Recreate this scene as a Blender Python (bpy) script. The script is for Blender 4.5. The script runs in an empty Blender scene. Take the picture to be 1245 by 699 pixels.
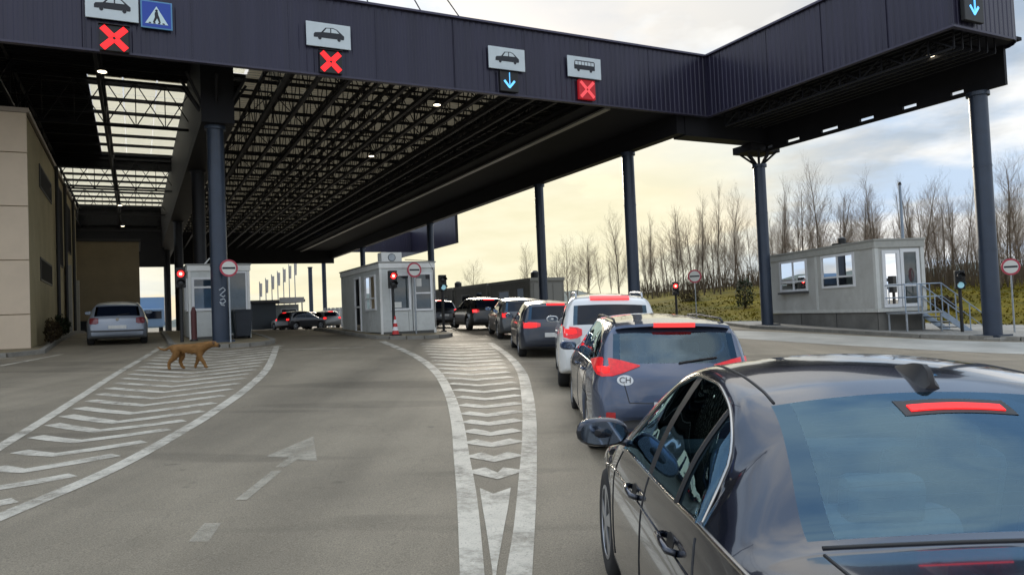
import bpy, bmesh, math, random
import numpy as np
from mathutils import Vector, Matrix
from mathutils.bvhtree import BVHTree

# ---------------------------------------------------------------- camera, sky, sun, exposure
S = bpy.context.scene
COL = S.collection
R = math.radians
cam_d = bpy.data.cameras.new('camera')
cam_d.sensor_width = 36.0
cam_d.lens = 26.02
cam_d.clip_start = 0.05
cam_d.clip_end = 9000
cam = bpy.data.objects.new('camera', cam_d)
COL.objects.link(cam)
cam.matrix_world = Matrix.Translation((0, 0, 1.66)) @ Matrix.Rotation(R(90 + 1.95), 4, 'X') @ Matrix.Rotation(R(-2.4), 4, 'Z')
S.camera = cam

SUN_AZ, SUN_EL = R(-5), R(15)
SDIR = Vector((math.sin(SUN_AZ) * math.cos(SUN_EL), math.cos(SUN_AZ) * math.cos(SUN_EL), math.sin(SUN_EL)))

def build_world():
    w = bpy.data.worlds.new('World')
    S.world = w
    w.use_nodes = True
    nt = w.node_tree
    for n in list(nt.nodes):
        nt.nodes.remove(n)
    N = lambda t, **k: _mk(nt, t, **k)
    L = nt.links.new
    out = N('ShaderNodeOutputWorld')
    sky = N('ShaderNodeTexSky')
    sky.sky_type = 'NISHITA'
    sky.sun_disc = False
    sky.sun_elevation = SUN_EL
    sky.sun_rotation = SUN_AZ
    sky.air_density = 1.0
    sky.dust_density = 2.0
    bg1 = N('ShaderNodeBackground')
    bg1.inputs[1].default_value = 0.03
    L(sky.outputs[0], bg1.inputs[0])
    tc = N('ShaderNodeTexCoord')
    sep = N('ShaderNodeSeparateXYZ')
    L(tc.outputs['Generated'], sep.inputs[0])
    def math_(op, a, b=None):
        n = N('ShaderNodeMath')
        n.operation = op
        for i, v in enumerate((a, b)):
            if v is None:
                continue
            if isinstance(v, (int, float)):
                n.inputs[i].default_value = v
            else:
                L(v, n.inputs[i])
        return n.outputs[0]
    zc = math_('ADD', math_('MAXIMUM', sep.outputs[2], 0.0), 0.16)
    comb = N('ShaderNodeCombineXYZ')
    L(math_('DIVIDE', sep.outputs[0], zc), comb.inputs[0])
    L(math_('DIVIDE', sep.outputs[1], zc), comb.inputs[1])
    def noise(scale, detail, off):
        mp = N('ShaderNodeMapping')
        mp.inputs['Location'].default_value = off
        L(comb.outputs[0], mp.inputs[0])
        n = N('ShaderNodeTexNoise')
        n.inputs['Scale'].default_value = scale
        n.inputs['Detail'].default_value = detail
        n.inputs['Roughness'].default_value = 0.55
        L(mp.outputs[0], n.inputs['Vector'])
        return n.outputs[0]
    def ramp(v, a, b):
        n = N('ShaderNodeMapRange')
        n.interpolation_type = 'SMOOTHSTEP'
        n.inputs[1].default_value = a
        n.inputs[2].default_value = b
        L(v, n.inputs[0])
        return n.outputs[0]
    def mix(f, a, b):
        n = N('ShaderNodeMix')
        n.data_type = 'RGBA'
        for i, v in ((0, f), (6, a), (7, b)):
            if isinstance(v, (int, float)):
                n.inputs[i].default_value = v
            elif isinstance(v, tuple):
                n.inputs[i].default_value = (*v, 1)
            else:
                L(v, n.inputs[i])
        return n.outputs[2]
    dot = N('ShaderNodeVectorMath')
    dot.operation = 'DOT_PRODUCT'
    L(tc.outputs['Generated'], dot.inputs[0])
    dot.inputs[1].default_value = SDIR
    glow = ramp(dot.outputs['Value'], 0.85, 0.97)
    low = math_('SUBTRACT', 1.0, ramp(sep.outputs[2], 0.13, 0.31))
    shade = ramp(noise(1.0, 7, (3.1, 1.7, 0)), 0.43, 0.60)
    blue = mix(ramp(sep.outputs[2], 0.12, 0.75), (0.345, 0.425, 0.53), (0.27, 0.35, 0.47))
    cl = mix(shade, blue, (0.60, 0.60, 0.59))
    cl = mix(math_('MULTIPLY', glow, 0.35), cl, (.58, .57, .53))
    # an overcast sky brightens towards the zenith
    zen = N('ShaderNodeMapRange')
    zen.inputs[1].default_value = 0.30
    zen.inputs[2].default_value = 0.95
    zen.inputs[3].default_value = 1.0
    zen.inputs[4].default_value = 2.0
    L(sep.outputs[2], zen.inputs[0])
    sz = N('ShaderNodeVectorMath')
    sz.operation = 'SCALE'
    L(cl, sz.inputs[0])
    L(zen.outputs[0], sz.inputs['Scale'])
    cl = sz.outputs[0]
    broad = N('ShaderNodeMapRange')
    broad.inputs[1].default_value = -0.9
    broad.inputs[2].default_value = 0.95
    broad.inputs[3].default_value = 1.15
    broad.inputs[4].default_value = 1.0
    L(dot.outputs['Value'], broad.inputs[0])
    sc = N('ShaderNodeVectorMath')
    sc.operation = 'SCALE'
    L(cl, sc.inputs[0])
    L(broad.outputs[0], sc.inputs['Scale'])
    cl = sc.outputs[0]
    warm = math_('MULTIPLY', glow, low)
    wisp = ramp(noise(2.6, 5, (0.4, 5.2, 0)), 0.30, 0.75)
    wcol = mix(wisp, (0.555, 0.52, 0.365), (0.61, 0.575, 0.425))
    cl = mix(warm, cl, wcol)
    bg2 = N('ShaderNodeBackground')
    bg2.inputs[1].default_value = 1.0
    L(cl, bg2.inputs[0])
    ms = N('ShaderNodeMixShader')
    cover = ramp(noise(0.9, 6, (7.3, 2.2, 0)), 0.30, 0.52)
    cover = math_('MAXIMUM', math_('MAXIMUM', cover, 0.6), warm)
    L(cover, ms.inputs[0])
    L(bg1.outputs[0], ms.inputs[1])
    L(bg2.outputs[0], ms.inputs[2])
    L(ms.outputs[0], out.inputs[0])

def _mk(nt, t, **k):
    n = nt.nodes.new(t)
    for a, b in k.items():
        setattr(n, a, b)
    return n

build_world()
sun_d = bpy.data.lights.new('sun', 'SUN')
sun_d.energy = 1.5
sun_d.angle = R(14)
sun_d.color = (1.0, 0.90, 0.74)
sun = bpy.data.objects.new('sun', sun_d)
sun.rotation_euler = SDIR.to_track_quat('Z', 'Y').to_euler()
COL.objects.link(sun)
S.view_settings.view_transform = 'Standard'
S.view_settings.look = 'None'
S.view_settings.gamma = 1.0
S.view_settings.use_curve_mapping = False
S.view_settings.exposure = 0.8
S.render.engine = 'CYCLES'
S.cycles.use_denoising = True
S.cycles.max_bounces = 8
S.cycles.transparent_max_bounces = 12
S.cycles.caustics_reflective = False
S.cycles.caustics_refractive = False
S.cycles.sample_clamp_indirect = 6

# ---------------------------------------------------------------- terrain function and frames
ANG = R(27.0)
G0 = [(-10, -0.12), (0, 0), (7.3, .12), (12.5, .28), (19, .50), (27, .80), (35, .95), (45, 1.0), (300, 1.0)]

def pchip(pts, y):
    if y <= pts[0][0]:
        return pts[0][1]
    if y >= pts[-1][0]:
        return pts[-1][1]
    i = 0
    while not (pts[i][0] <= y <= pts[i + 1][0]):
        i += 1
    def sl(j):
        if j == 0:
            return (pts[1][1] - pts[0][1]) / (pts[1][0] - pts[0][0])
        if j == len(pts) - 1:
            return (pts[-1][1] - pts[-2][1]) / (pts[-1][0] - pts[-2][0])
        a = (pts[j][1] - pts[j - 1][1]) / (pts[j][0] - pts[j - 1][0])
        b = (pts[j + 1][1] - pts[j][1]) / (pts[j + 1][0] - pts[j][0])
        return 0.0 if a * b <= 0 else 2 * a * b / (a + b)
    x0, y0 = pts[i]
    x1, y1 = pts[i + 1]
    h = x1 - x0
    t = (y - x0) / h
    return (y0 * (2 * t ** 3 - 3 * t * t + 1) + sl(i) * h * (t ** 3 - 2 * t * t + t)
            + y1 * (-2 * t ** 3 + 3 * t * t) + sl(i + 1) * h * (t ** 3 - t * t))

def ground(x, y):
    w = 1.0 if y < 30 else max(0.0, 1 - (y - 30) / 25)
    w = w * w * (3 - 2 * w)
    return pchip(G0, y) - .033 * max(-22, min(22, x)) * w

def UV(u, v):
    return (u * math.cos(ANG) - v * math.sin(ANG), u * math.sin(ANG) + v * math.cos(ANG))

def guv(u, v):
    return ground(*UV(u, v))

def slope_matrix(x, y, yaw):
    e = 1.2
    n = Vector((-(ground(x + e, y) - ground(x - e, y)) / (2 * e), -(ground(x, y + e) - ground(x, y - e)) / (2 * e), 1)).normalized()
    f = Vector((-math.sin(yaw), math.cos(yaw), 0))
    r = f.cross(n).normalized()
    f = n.cross(r).normalized()
    m = Matrix((r, f, n)).transposed().to_4x4()
    m.translation = (x, y, ground(x, y))
    return m

# ---------------------------------------------------------------- object helpers
def tag(o, label, cat, group=None):
    o['label'] = label
    o['category'] = cat
    if group:
        o['group'] = group
    return o

def thing(name, label, cat, loc=(0, 0, 0), rz=0.0, group=None, matrix=None):
    o = bpy.data.objects.new(name, None)
    o.empty_display_size = 0.3
    COL.objects.link(o)
    if matrix is not None:
        o.matrix_world = matrix
    else:
        o.location = loc
        o.rotation_euler = (0, 0, rz)
    return tag(o, label, cat, group)

class MB:
    def __init__(self):
        self.v = []
        self.f = []
    def add(self, vs, fs):
        b = len(self.v)
        self.v += [tuple(p) for p in vs]
        self.f += [tuple(i + b for i in f) for f in fs]
        return self
    def box(self, c, s, rz=0.0, m=None):
        hx, hy, hz = s[0] / 2, s[1] / 2, s[2] / 2
        P = [Vector((x, y, z)) for z in (-hz, hz) for x, y in ((-hx, -hy), (hx, -hy), (hx, hy), (-hx, hy))]
        if rz:
            q = Matrix.Rotation(rz, 3, 'Z')
            P = [q @ p for p in P]
        if m is not None:
            P = [m @ p for p in P]
        P = [p + Vector(c) for p in P]
        return self.add(P, [(3, 2, 1, 0), (4, 5, 6, 7), (0, 1, 5, 4), (1, 2, 6, 5), (2, 3, 7, 6), (3, 0, 4, 7)])
    def span(self, a, b):
        return self.box([(a[i] + b[i]) / 2 for i in range(3)], [abs(b[i] - a[i]) for i in range(3)])
    def bar(self, p, q, w, h=None):
        h = h or w
        p, q = Vector(p), Vector(q)
        d = (q - p).normalized()
        up = Vector((0, 0, 1)) if abs(d.z) < .95 else Vector((0, 1, 0))
        a = d.cross(up).normalized() * (w / 2)
        b = a.cross(d).normalized() * (h / 2)
        P = [x + s * a + t * b for x in (p, q) for s, t in ((-1, -1), (1, -1), (1, 1), (-1, 1))]
        return self.add(P, [(3, 2, 1, 0), (4, 5, 6, 7), (0, 1, 5, 4), (1, 2, 6, 5), (2, 3, 7, 6), (3, 0, 4, 7)])
    def tube(self, pts, r, n=8, cap=True):
        pts = [Vector(p) for p in pts]
        rr = r if isinstance(r, (list, tuple)) else [r] * len(pts)
        vs, fs = [], []
        prev = None
        for i, p in enumerate(pts):
            d = (pts[min(i + 1, len(pts) - 1)] - pts[max(i - 1, 0)])
            d = d.normalized() if d.length > 1e-9 else Vector((0, 0, 1))
            if prev is None:
                ref = Vector((0, 0, 1)) if abs(d.z) < .9 else Vector((1, 0, 0))
                a = d.cross(ref).normalized()
            else:
                a = prev - d * prev.dot(d)
                a = a.normalized() if a.length > 1e-6 else d.orthogonal().normalized()
            prev = a
            b = d.cross(a)
            for k in range(n):
                t = 2 * math.pi * k / n
                vs.append(p + (a * math.cos(t) + b * math.sin(t)) * rr[i])
        for i in range(len(pts) - 1):
            for k in range(n):
                k2 = (k + 1) % n
                fs.append((i * n + k, i * n + k2, (i + 1) * n + k2, (i + 1) * n + k))
        if cap:
            fs.append(tuple(range(n))[::-1])
            fs.append(tuple((len(pts) - 1) * n + k for k in range(n)))
        return self.add(vs, fs)
    def lathe(self, prof, n=24, c=(0, 0, 0), axis='Z'):
        vs, fs = [], []
        for r, z in prof:
            for k in range(n):
                t = 2 * math.pi * k / n
                p = (r * math.cos(t), r * math.sin(t), z)
                if axis == 'X':
                    p = (p[2], p[0], p[1])
                elif axis == 'Y':
                    p = (p[0], p[2], p[1])
                vs.append((p[0] + c[0], p[1] + c[1], p[2] + c[2]))
        for i in range(len(prof) - 1):
            for k in range(n):
                k2 = (k + 1) % n
                fs.append((i * n + k, i * n + k2, (i + 1) * n + k2, (i + 1) * n + k))
        fs.append(tuple(range(n))[::-1])
        fs.append(tuple((len(prof) - 1) * n + k for k in range(n)))
        return self.add(vs, fs)
    def prism(self, poly, lo, hi, fn):
        n = len(poly)
        vs = [fn(a, b, lo) for a, b in poly] + [fn(a, b, hi) for a, b in poly]
        fs = [tuple(range(n))[::-1], tuple(range(n, 2 * n))] + [(i, (i + 1) % n, n + (i + 1) % n, n + i) for i in range(n)]
        return self.add(vs, fs)
    def mesh(self, name, mat, smooth=False, fix=True):
        me = bpy.data.meshes.new(name)
        me.from_pydata(self.v, [], self.f)
        if fix:
            bm = bmesh.new()
            bm.from_mesh(me)
            bmesh.ops.recalc_face_normals(bm, faces=bm.faces)
            bm.to_mesh(me)
            bm.free()
        me.materials.append(mat)
        if smooth:
            me.polygons.foreach_set('use_smooth', [True] * len(me.polygons))
        me.update()
        return me
    def build(self, name, mat, parent=None, smooth=False, bevel=0.0, auto=None, fix=True, kind=None):
        o = bpy.data.objects.new(name, self.mesh(name, mat, smooth, fix))
        COL.objects.link(o)
        o.parent = parent
        if bevel:
            b = o.modifiers.new('bevel', 'BEVEL')
            b.width = bevel
            b.segments = 2
            b.limit_method = 'ANGLE'
            b.angle_limit = R(40)
        if auto is not None:
            me = o.data
            me.polygons.foreach_set('use_smooth', [True] * len(me.polygons))
            me.set_sharp_from_angle(angle=R(auto))
        if kind:
            o['kind'] = kind
        return o

def copy_part(o, parent, loc=None):
    c = o.copy()
    COL.objects.link(c)
    c.parent = parent
    if loc is not None:
        c.location = loc
    return c

def struct(o):
    o['kind'] = 'structure'
    return o

# ---------------------------------------------------------------- materials
_MATS = {}
def mat(name, col, rough=.55, metal=0.0, spec=.5, coat=0.0, var=0.0, scale=3.0, bump=0.0, bscale=40.0, emit=0.0,
        trans=None, stretch=(1, 1, 1), dirt=0.0, dirtcol=(.09, .08, .065)):
    if name in _MATS:
        return _MATS[name]
    m = bpy.data.materials.new(name)
    m.use_nodes = True
    nt = m.node_tree
    b = nt.nodes['Principled BSDF']
    b.inputs['Roughness'].default_value = rough
    b.inputs['Metallic'].default_value = metal
    b.inputs['Specular IOR Level'].default_value = spec
    b.inputs['Coat Weight'].default_value = coat
    b.inputs['Coat Roughness'].default_value = .04
    b.inputs['Base Color'].default_value = (*col, 1)
    L = nt.links.new
    if emit:
        b.inputs['Emission Color'].default_value = (*col, 1)
        b.inputs['Emission Strength'].default_value = emit
    if var or bump or dirt:
        tc = nt.nodes.new('ShaderNodeTexCoord')
        mp = nt.nodes.new('ShaderNodeMapping')
        mp.inputs['Scale'].default_value = stretch
        L(tc.outputs['Object'], mp.inputs[0])
        if var or dirt:
            n = nt.nodes.new('ShaderNodeTexNoise')
            n.inputs['Scale'].default_value = scale
            n.inputs['Detail'].default_value = 6
            n.inputs['Roughness'].default_value = .6
            L(mp.outputs[0], n.inputs['Vector'])
            mx = nt.nodes.new('ShaderNodeMix')
            mx.data_type = 'RGBA'
            mx.inputs[6].default_value = (*[c * (1 - var) for c in col], 1)
            mx.inputs[7].default_value = (*[min(1, c * (1 + var)) for c in col], 1)
            rg = nt.nodes.new('ShaderNodeMapRange')
            rg.inputs[1].default_value = .3
            rg.inputs[2].default_value = .7
            L(n.outputs[0], rg.inputs[0])
            L(rg.outputs[0], mx.inputs[0])
            colout = mx.outputs[2]
            if dirt:
                n2 = nt.nodes.new('ShaderNodeTexNoise')
                n2.inputs['Scale'].default_value = scale * 2.3
                n2.inputs['Detail'].default_value = 9
                n2.inputs['Roughness'].default_value = .7
                L(mp.outputs[0], n2.inputs['Vector'])
                r2 = nt.nodes.new('ShaderNodeMapRange')
                r2.inputs[1].default_value = .48
                r2.inputs[2].default_value = .75
                r2.inputs[4].default_value = dirt
                L(n2.outputs[0], r2.inputs[0])
                m2 = nt.nodes.new('ShaderNodeMix')
                m2.data_type = 'RGBA'
                L(r2.outputs[0], m2.inputs[0])
                L(colout, m2.inputs[6])
                m2.inputs[7].default_value = (*dirtcol, 1)
                colout = m2.outputs[2]
            L(colout, b.inputs['Base Color'])
        if bump:
            nb = nt.nodes.new('ShaderNodeTexNoise')
            nb.inputs['Scale'].default_value = bscale
            nb.inputs['Detail'].default_value = 4
            L(mp.outputs[0], nb.inputs['Vector'])
            bp = nt.nodes.new('ShaderNodeBump')
            bp.inputs['Strength'].default_value = bump
            bp.inputs['Distance'].default_value = .02
            L(nb.outputs[0], bp.inputs['Height'])
            L(bp.outputs[0], b.inputs['Normal'])
    if trans:
        ms = nt.nodes.new('ShaderNodeMixShader')
        tl = nt.nodes.new('ShaderNodeBsdfTranslucent')
        tl.inputs[0].default_value = (*trans[1], 1)
        ms.inputs[0].default_value = trans[0]
        L(b.outputs[0], ms.inputs[1])
        L(tl.outputs[0], ms.inputs[2])
        L(ms.outputs[0], nt.nodes['Material Output'].inputs[0])
    _MATS[name] = m
    return m

def glass(name, tint, ior=1.7, rough=0.0, coat=(1, 1, 1)):
    if name in _MATS:
        return _MATS[name]
    m = bpy.data.materials.new(name)
    m.use_nodes = True
    nt = m.node_tree
    nt.nodes.remove(nt.nodes['Principled BSDF'])
    L = nt.links.new
    tr = nt.nodes.new('ShaderNodeBsdfTransparent')
    tr.inputs[0].default_value = (*tint, 1)
    gl = nt.nodes.new('ShaderNodeBsdfGlossy')
    gl.inputs['Color'].default_value = (*coat, 1)
    gl.inputs['Roughness'].default_value = rough
    fr = nt.nodes.new('ShaderNodeFresnel')
    fr.inputs[0].default_value = ior
    ms = nt.nodes.new('ShaderNodeMixShader')
    L(fr.outputs[0], ms.inputs[0])
    L(tr.outputs[0], ms.inputs[1])
    L(gl.outputs[0], ms.inputs[2])
    L(ms.outputs[0], nt.nodes['Material Output'].inputs[0])
    _MATS[name] = m
    return m

def asphalt():
    m = bpy.data.materials.new('asphalt')
    m.use_nodes = True
    nt = m.node_tree
    b = nt.nodes['Principled BSDF']
    L = nt.links.new
    geo = nt.nodes.new('ShaderNodeNewGeometry')
    def noise(scale, det, st=(1, 1, 1), rot=0.0, rough=.6):
        mp = nt.nodes.new('ShaderNodeMapping')
        mp.inputs['Scale'].default_value = st
        mp.inputs['Rotation'].default_value = (0, 0, rot)
        L(geo.outputs['Position'], mp.inputs[0])
        n = nt.nodes.new('ShaderNodeTexNoise')
        n.inputs['Scale'].default_value = scale
        n.inputs['Detail'].default_value = det
        n.inputs['Roughness'].default_value = rough
        L(mp.outputs[0], n.inputs['Vector'])
        return n.outputs[0]
    def rng(v, a, b_, c, d):
        n = nt.nodes.new('ShaderNodeMapRange')
        for i, x in enumerate((a, b_, c, d)):
            n.inputs[i + 1].default_value = x
        L(v, n.inputs[0])
        return n.outputs[0]
    def mul(a, c):
        n = nt.nodes.new('ShaderNodeMath')
        n.operation = 'MULTIPLY'
        for i, x in enumerate((a, c)):
            if isinstance(x, float):
                n.inputs[i].default_value = x
            else:
                L(x, n.inputs[i])
        return n.outputs[0]
    big = rng(noise(.16, 4), .3, .7, .74, 1.20)
    mid = rng(noise(1.1, 5), .3, .7, .92, 1.08)
    streak = rng(noise(.75, 4, (1.0, .10, 1)), .35, .66, .80, 1.10)
    patch = rng(noise(.42, 2, (.30, 1.7, 1), R(8)), .57, .60, 1.0, .82)
    fine = rng(noise(95, 2), .3, .7, .66, 1.34)
    grit = rng(noise(260, 1), .66, .72, 1.0, 1.7)
    oil = rng(noise(1.9, 4), .66, .76, 1.0, .55)
    # hairline cracks
    vo = nt.nodes.new('ShaderNodeTexVoronoi')
    vo.feature = 'DISTANCE_TO_EDGE'
    vo.inputs['Scale'].default_value = .35
    mp = nt.nodes.new('ShaderNodeMapping')
    L(geo.outputs['Position'], mp.inputs[0])
    wob = nt.nodes.new('ShaderNodeVectorMath')
    wob.operation = 'MULTIPLY_ADD'
    nn = nt.nodes.new('ShaderNodeTexNoise')
    nn.inputs['Scale'].default_value = 1.3
    nn.inputs['Detail'].default_value = 5
    L(geo.outputs['Position'], nn.inputs['Vector'])
    L(nn.outputs['Color'], wob.inputs[0])
    wob.inputs[1].default_value = (1.6, 1.6, 0)
    L(mp.outputs[0], wob.inputs[2])
    L(wob.outputs[0], vo.inputs['Vector'])
    crack = rng(vo.outputs[0], .0, .004, .84, 1.0)
    fac = mul(mul(mul(mul(big, mid), mul(streak, patch)), mul(fine, grit)), mul(oil, crack))
    col = nt.nodes.new('ShaderNodeVectorMath')
    col.operation = 'SCALE'
    col.inputs[0].default_value = (.222, .190, .140)
    L(fac, col.inputs['Scale'])
    L(col.outputs[0], b.inputs['Base Color'])
    L(rng(noise(.5, 4), .3, .7, .58, .80), b.inputs['Roughness'])
    b.inputs['Specular IOR Level'].default_value = .25
    bp = nt.nodes.new('ShaderNodeBump')
    bp.inputs['Strength'].default_value = .5
    bp.inputs['Distance'].default_value = .006
    L(noise(140, 3), bp.inputs['Height'])
    L(bp.outputs[0], b.inputs['Normal'])
    return m

def worn_paint(name, lo, hi, base, top=.95, col=(.60, .56, .47), fine=.7):
    """thermoplastic road paint rubbed away to the asphalt in places"""
    m = bpy.data.materials.new(name)
    m.use_nodes = True
    nt = m.node_tree
    b = nt.nodes['Principled BSDF']
    L = nt.links.new
    geo = nt.nodes.new('ShaderNodeNewGeometry')
    def noise(scale, det, rough=.65, st=(1, 1, 1)):
        mp = nt.nodes.new('ShaderNodeMapping')
        mp.inputs['Scale'].default_value = st
        L(geo.outputs['Position'], mp.inputs[0])
        n = nt.nodes.new('ShaderNodeTexNoise')
        n.inputs['Scale'].default_value = scale
        n.inputs['Detail'].default_value = det
        n.inputs['Roughness'].default_value = rough
        L(mp.outputs[0], n.inputs['Vector'])
        return n.outputs[0]
    def rng(v, a, b_, c, d):
        n = nt.nodes.new('ShaderNodeMapRange')
        for i, x in enumerate((a, b_, c, d)):
            n.inputs[i + 1].default_value = x
        L(v, n.inputs[0])
        return n.outputs[0]
    def op(o, a, c):
        n = nt.nodes.new('ShaderNodeMath')
        n.operation = o
        L(a, n.inputs[0])
        L(c, n.inputs[1])
        return n.outputs[0]
    bare = op('MAXIMUM', rng(noise(1.5, 10, .80), lo, hi, base, top), rng(noise(60, 3), .55, .72, 0, fine))
    tyre = rng(noise(.9, 4, .6, (1.0, .12, 1)), .54, .68, 0, .38)
    bare = op('MAXIMUM', bare, tyre)
    dirt = nt.nodes.new('ShaderNodeMix')
    dirt.data_type = 'RGBA'
    L(rng(noise(5, 6), .35, .7, 0, .6), dirt.inputs[0])
    dirt.inputs[6].default_value = (*col, 1)
    dirt.inputs[7].default_value = (*[c * .68 for c in col], 1)
    L(dirt.outputs[2], b.inputs['Base Color'])
    b.inputs['Roughness'].default_value = .6
    b.inputs['Specular IOR Level'].default_value = .35
    tr = nt.nodes.new('ShaderNodeBsdfTransparent')
    ms = nt.nodes.new('ShaderNodeMixShader')
    L(bare, ms.inputs[0])
    L(b.outputs[0], ms.inputs[1])
    L(tr.outputs[0], ms.inputs[2])
    L(ms.outputs[0], nt.nodes['Material Output'].inputs[0])
    return m

ASPHALT = asphalt()
PAINT = worn_paint('road_paint', .46, .68, .10, .88)
CONCRETE = mat('concrete', (.27, .26, .235), .85, var=.25, scale=.8, bump=.3, bscale=50, dirt=.5)
PLINTH = mat('plinth_concrete', (.17, .165, .15), .85, var=.25, scale=1.2, bump=.3, dirt=.4)
PAVE = mat('island_paving', (.22, .18, .11), .85, var=.3, scale=1.5, bump=.3, dirt=.5)
GRASS = mat('winter_grass', (.13, .10, .010), .95, spec=.1, var=.55, scale=.35, bump=.8, bscale=9, dirt=.75, dirtcol=(.04, .072, .018))
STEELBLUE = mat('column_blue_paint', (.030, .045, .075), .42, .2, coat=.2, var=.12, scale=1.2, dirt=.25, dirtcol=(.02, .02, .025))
DARKSTEEL = mat('truss_paint', (.011, .011, .014), .6, .1, spec=.3, var=.2, scale=2)
FASCIA = mat('fascia_sheet', (.024, .022, .045), .32, .2, var=.22, scale=1.6, stretch=(1, 1, .06), dirt=.5, dirtcol=(.03, .03, .045))
FASCIA_EDGE = mat('fascia_flashing', (.07, .065, .10), .4, .4)
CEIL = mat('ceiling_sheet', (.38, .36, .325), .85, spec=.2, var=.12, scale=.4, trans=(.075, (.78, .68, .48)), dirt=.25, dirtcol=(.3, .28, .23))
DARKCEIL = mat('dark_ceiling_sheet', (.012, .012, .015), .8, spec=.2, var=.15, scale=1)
SKYL = mat('skylight_sheet', (.8, .78, .7), .6, var=.10, scale=.7, trans=(.72, (1.0, .95, .82)))
BOOTH = mat('booth_panel', (.60, .62, .60), .5, var=.09, scale=1.1, dirt=.38, dirtcol=(.30, .29, .26))
BOOTHT = mat('booth_trim', (.80, .80, .77), .45, var=.07, scale=1.3, dirt=.25, dirtcol=(.32, .31, .29))
OFFICE = mat('office_panel', (.50, .50, .47), .55, var=.09, scale=.9, dirt=.35, dirtcol=(.27, .25, .21))
WHITE = mat('white_frame', (.78, .79, .80), .4, var=.05, scale=2)
BEIGE = mat('beige_cladding', (.58, .47, .35), .6, var=.06, scale=.7, dirt=.15, dirtcol=(.3, .25, .19))
YELLOWISH = mat('ochre_render', (.42, .35, .20), .8, var=.12, scale=.6, bump=.15, dirt=.25, dirtcol=(.24, .2, .12))
BLACK = mat('black_plastic', (.012, .012, .013), .5)
RUBBER = mat('tyre_rubber', (.016, .016, .017), .8, var=.15, scale=30)
ALLOY = mat('alloy_rim', (.42, .43, .45), .35, .8)
CHROME = mat('chrome_trim', (.40, .385, .36), .2, 1.0)
STEEL = mat('galvanised_steel', (.36, .39, .42), .45, .7, var=.15, scale=6)
BLUERAIL = mat('blue_rail_paint', (.30, .37, .46), .45, .3, var=.1, scale=6)
DARKROOM = mat('dark_interior', (.03, .032, .036), .85)
WINDOW = glass('booth_window_glass', (.62, .68, .70))
CARGLASS = glass('car_window_glass', (.60, .68, .70), 1.75)
CARDARK = mat('dark_car_glass', (.005, .008, .016), .05, spec=.28)
REDLENS = mat('red_lens', (.42, .012, .015), .18, coat=.6, var=.2, scale=25)
REDLIT = mat('lit_red_lens', (.95, .018, .018), .45, spec=.2, emit=1.0)
REDLAMP = mat('lit_red_signal', (1.0, .03, .03), .3, emit=1.6)
REDCORE = mat('lit_red_signal_core', (1.0, .32, .22), .3, emit=5.0)
REDX = mat('lit_red_cross', (.9, .012, .015), .4, emit=.75)
REDXDIM = mat('dim_red_cross', (.75, .07, .08), .4, emit=.45)
REDPANEL = mat('red_led_panel', (.30, .008, .012), .5, emit=.35)
BLUELED = mat('lit_blue_arrow', (.12, .45, .85), .4, emit=.8)
GREENLED = mat('lit_blue_green_lens', (.22, .42, .50), .4, emit=.45)
LAMPLIT = mat('lit_flood_lens', (1.0, .86, .62), .4, emit=4)
SIGNW = mat('sign_white', (.60, .67, .70), .45, var=.05, scale=3)
SIGNB = mat('sign_blue', (.012, .06, .40), .4)
SIGNK = mat('sign_black', (.010, .012, .02), .5)
SIGNR = mat('sign_red', (.45, .05, .08), .45)

# ---------------------------------------------------------------- ground
def build_ground():
    xs = [-6000, -2500, -1000, -400, -200, -110, -70, -50] + [i * 1.0 for i in range(-40, 46)] + [55, 75, 120, 220, 450, 1000, 2500, 6000]
    ys = [-400, -150, -60, -30, -20] + [i * .5 for i in range(-20, 111)] + [60, 70, 90, 130, 200, 350, 700, 1500, 3000, 7000]
    b = MB()
    nx = len(xs)
    b.v = [(x, y, ground(x, y)) for y in ys for x in xs]
    b.f = [(j * nx + i, j * nx + i + 1, (j + 1) * nx + i + 1, (j + 1) * nx + i) for j in range(len(ys) - 1) for i in range(nx - 1)]
    return struct(b.build('road', ASPHALT, smooth=True, fix=False))
road = build_ground()

def resample(pts, step):
    out = [pts[0]]
    for a, c in zip(pts[:-1], pts[1:]):
        n = max(1, int(math.dist(a, c) / step))
        out += [(a[0] + (c[0] - a[0]) * k / n, a[1] + (c[1] - a[1]) * k / n) for k in range(1, n + 1)]
    return out

def smooth_line(pts, n=40):
    """Catmull-Rom through pts, n samples."""
    P = [Vector(p).to_2d() for p in pts]
    P = [P[0] * 2 - P[1]] + P + [P[-1] * 2 - P[-2]]
    d = [0]
    segs = len(P) - 3
    out = []
    for k in range(n + 1):
        t = k / n * segs
        i = min(int(t), segs - 1)
        t -= i
        a, b, c, e = P[i:i + 4]
        q = .5 * ((2 * b) + (-a + c) * t + (2 * a - 5 * b + 4 * c - e) * t * t + (-a + 3 * b - 3 * c + e) * t ** 3)
        out.append((q.x, q.y))
    return out

def band(left, right, dz=.006, parent=road, name='painted_line'):
    """ribbon on the ground between two equally sampled polylines"""
    b = MB()
    n = len(left)
    m = 3
    for l, r in zip(left, right):
        for k in range(m):
            t = k / (m - 1)
            x, y = l[0] + (r[0] - l[0]) * t, l[1] + (r[1] - l[1]) * t
            b.v.append((x, y, ground(x, y) + dz))
    b.f = [(i * m + k, i * m + k + 1, (i + 1) * m + k + 1, (i + 1) * m + k) for i in range(n - 1) for k in range(m - 1)]
    o = b.build(name, PAINT, parent, fix=False)
    return o

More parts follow.
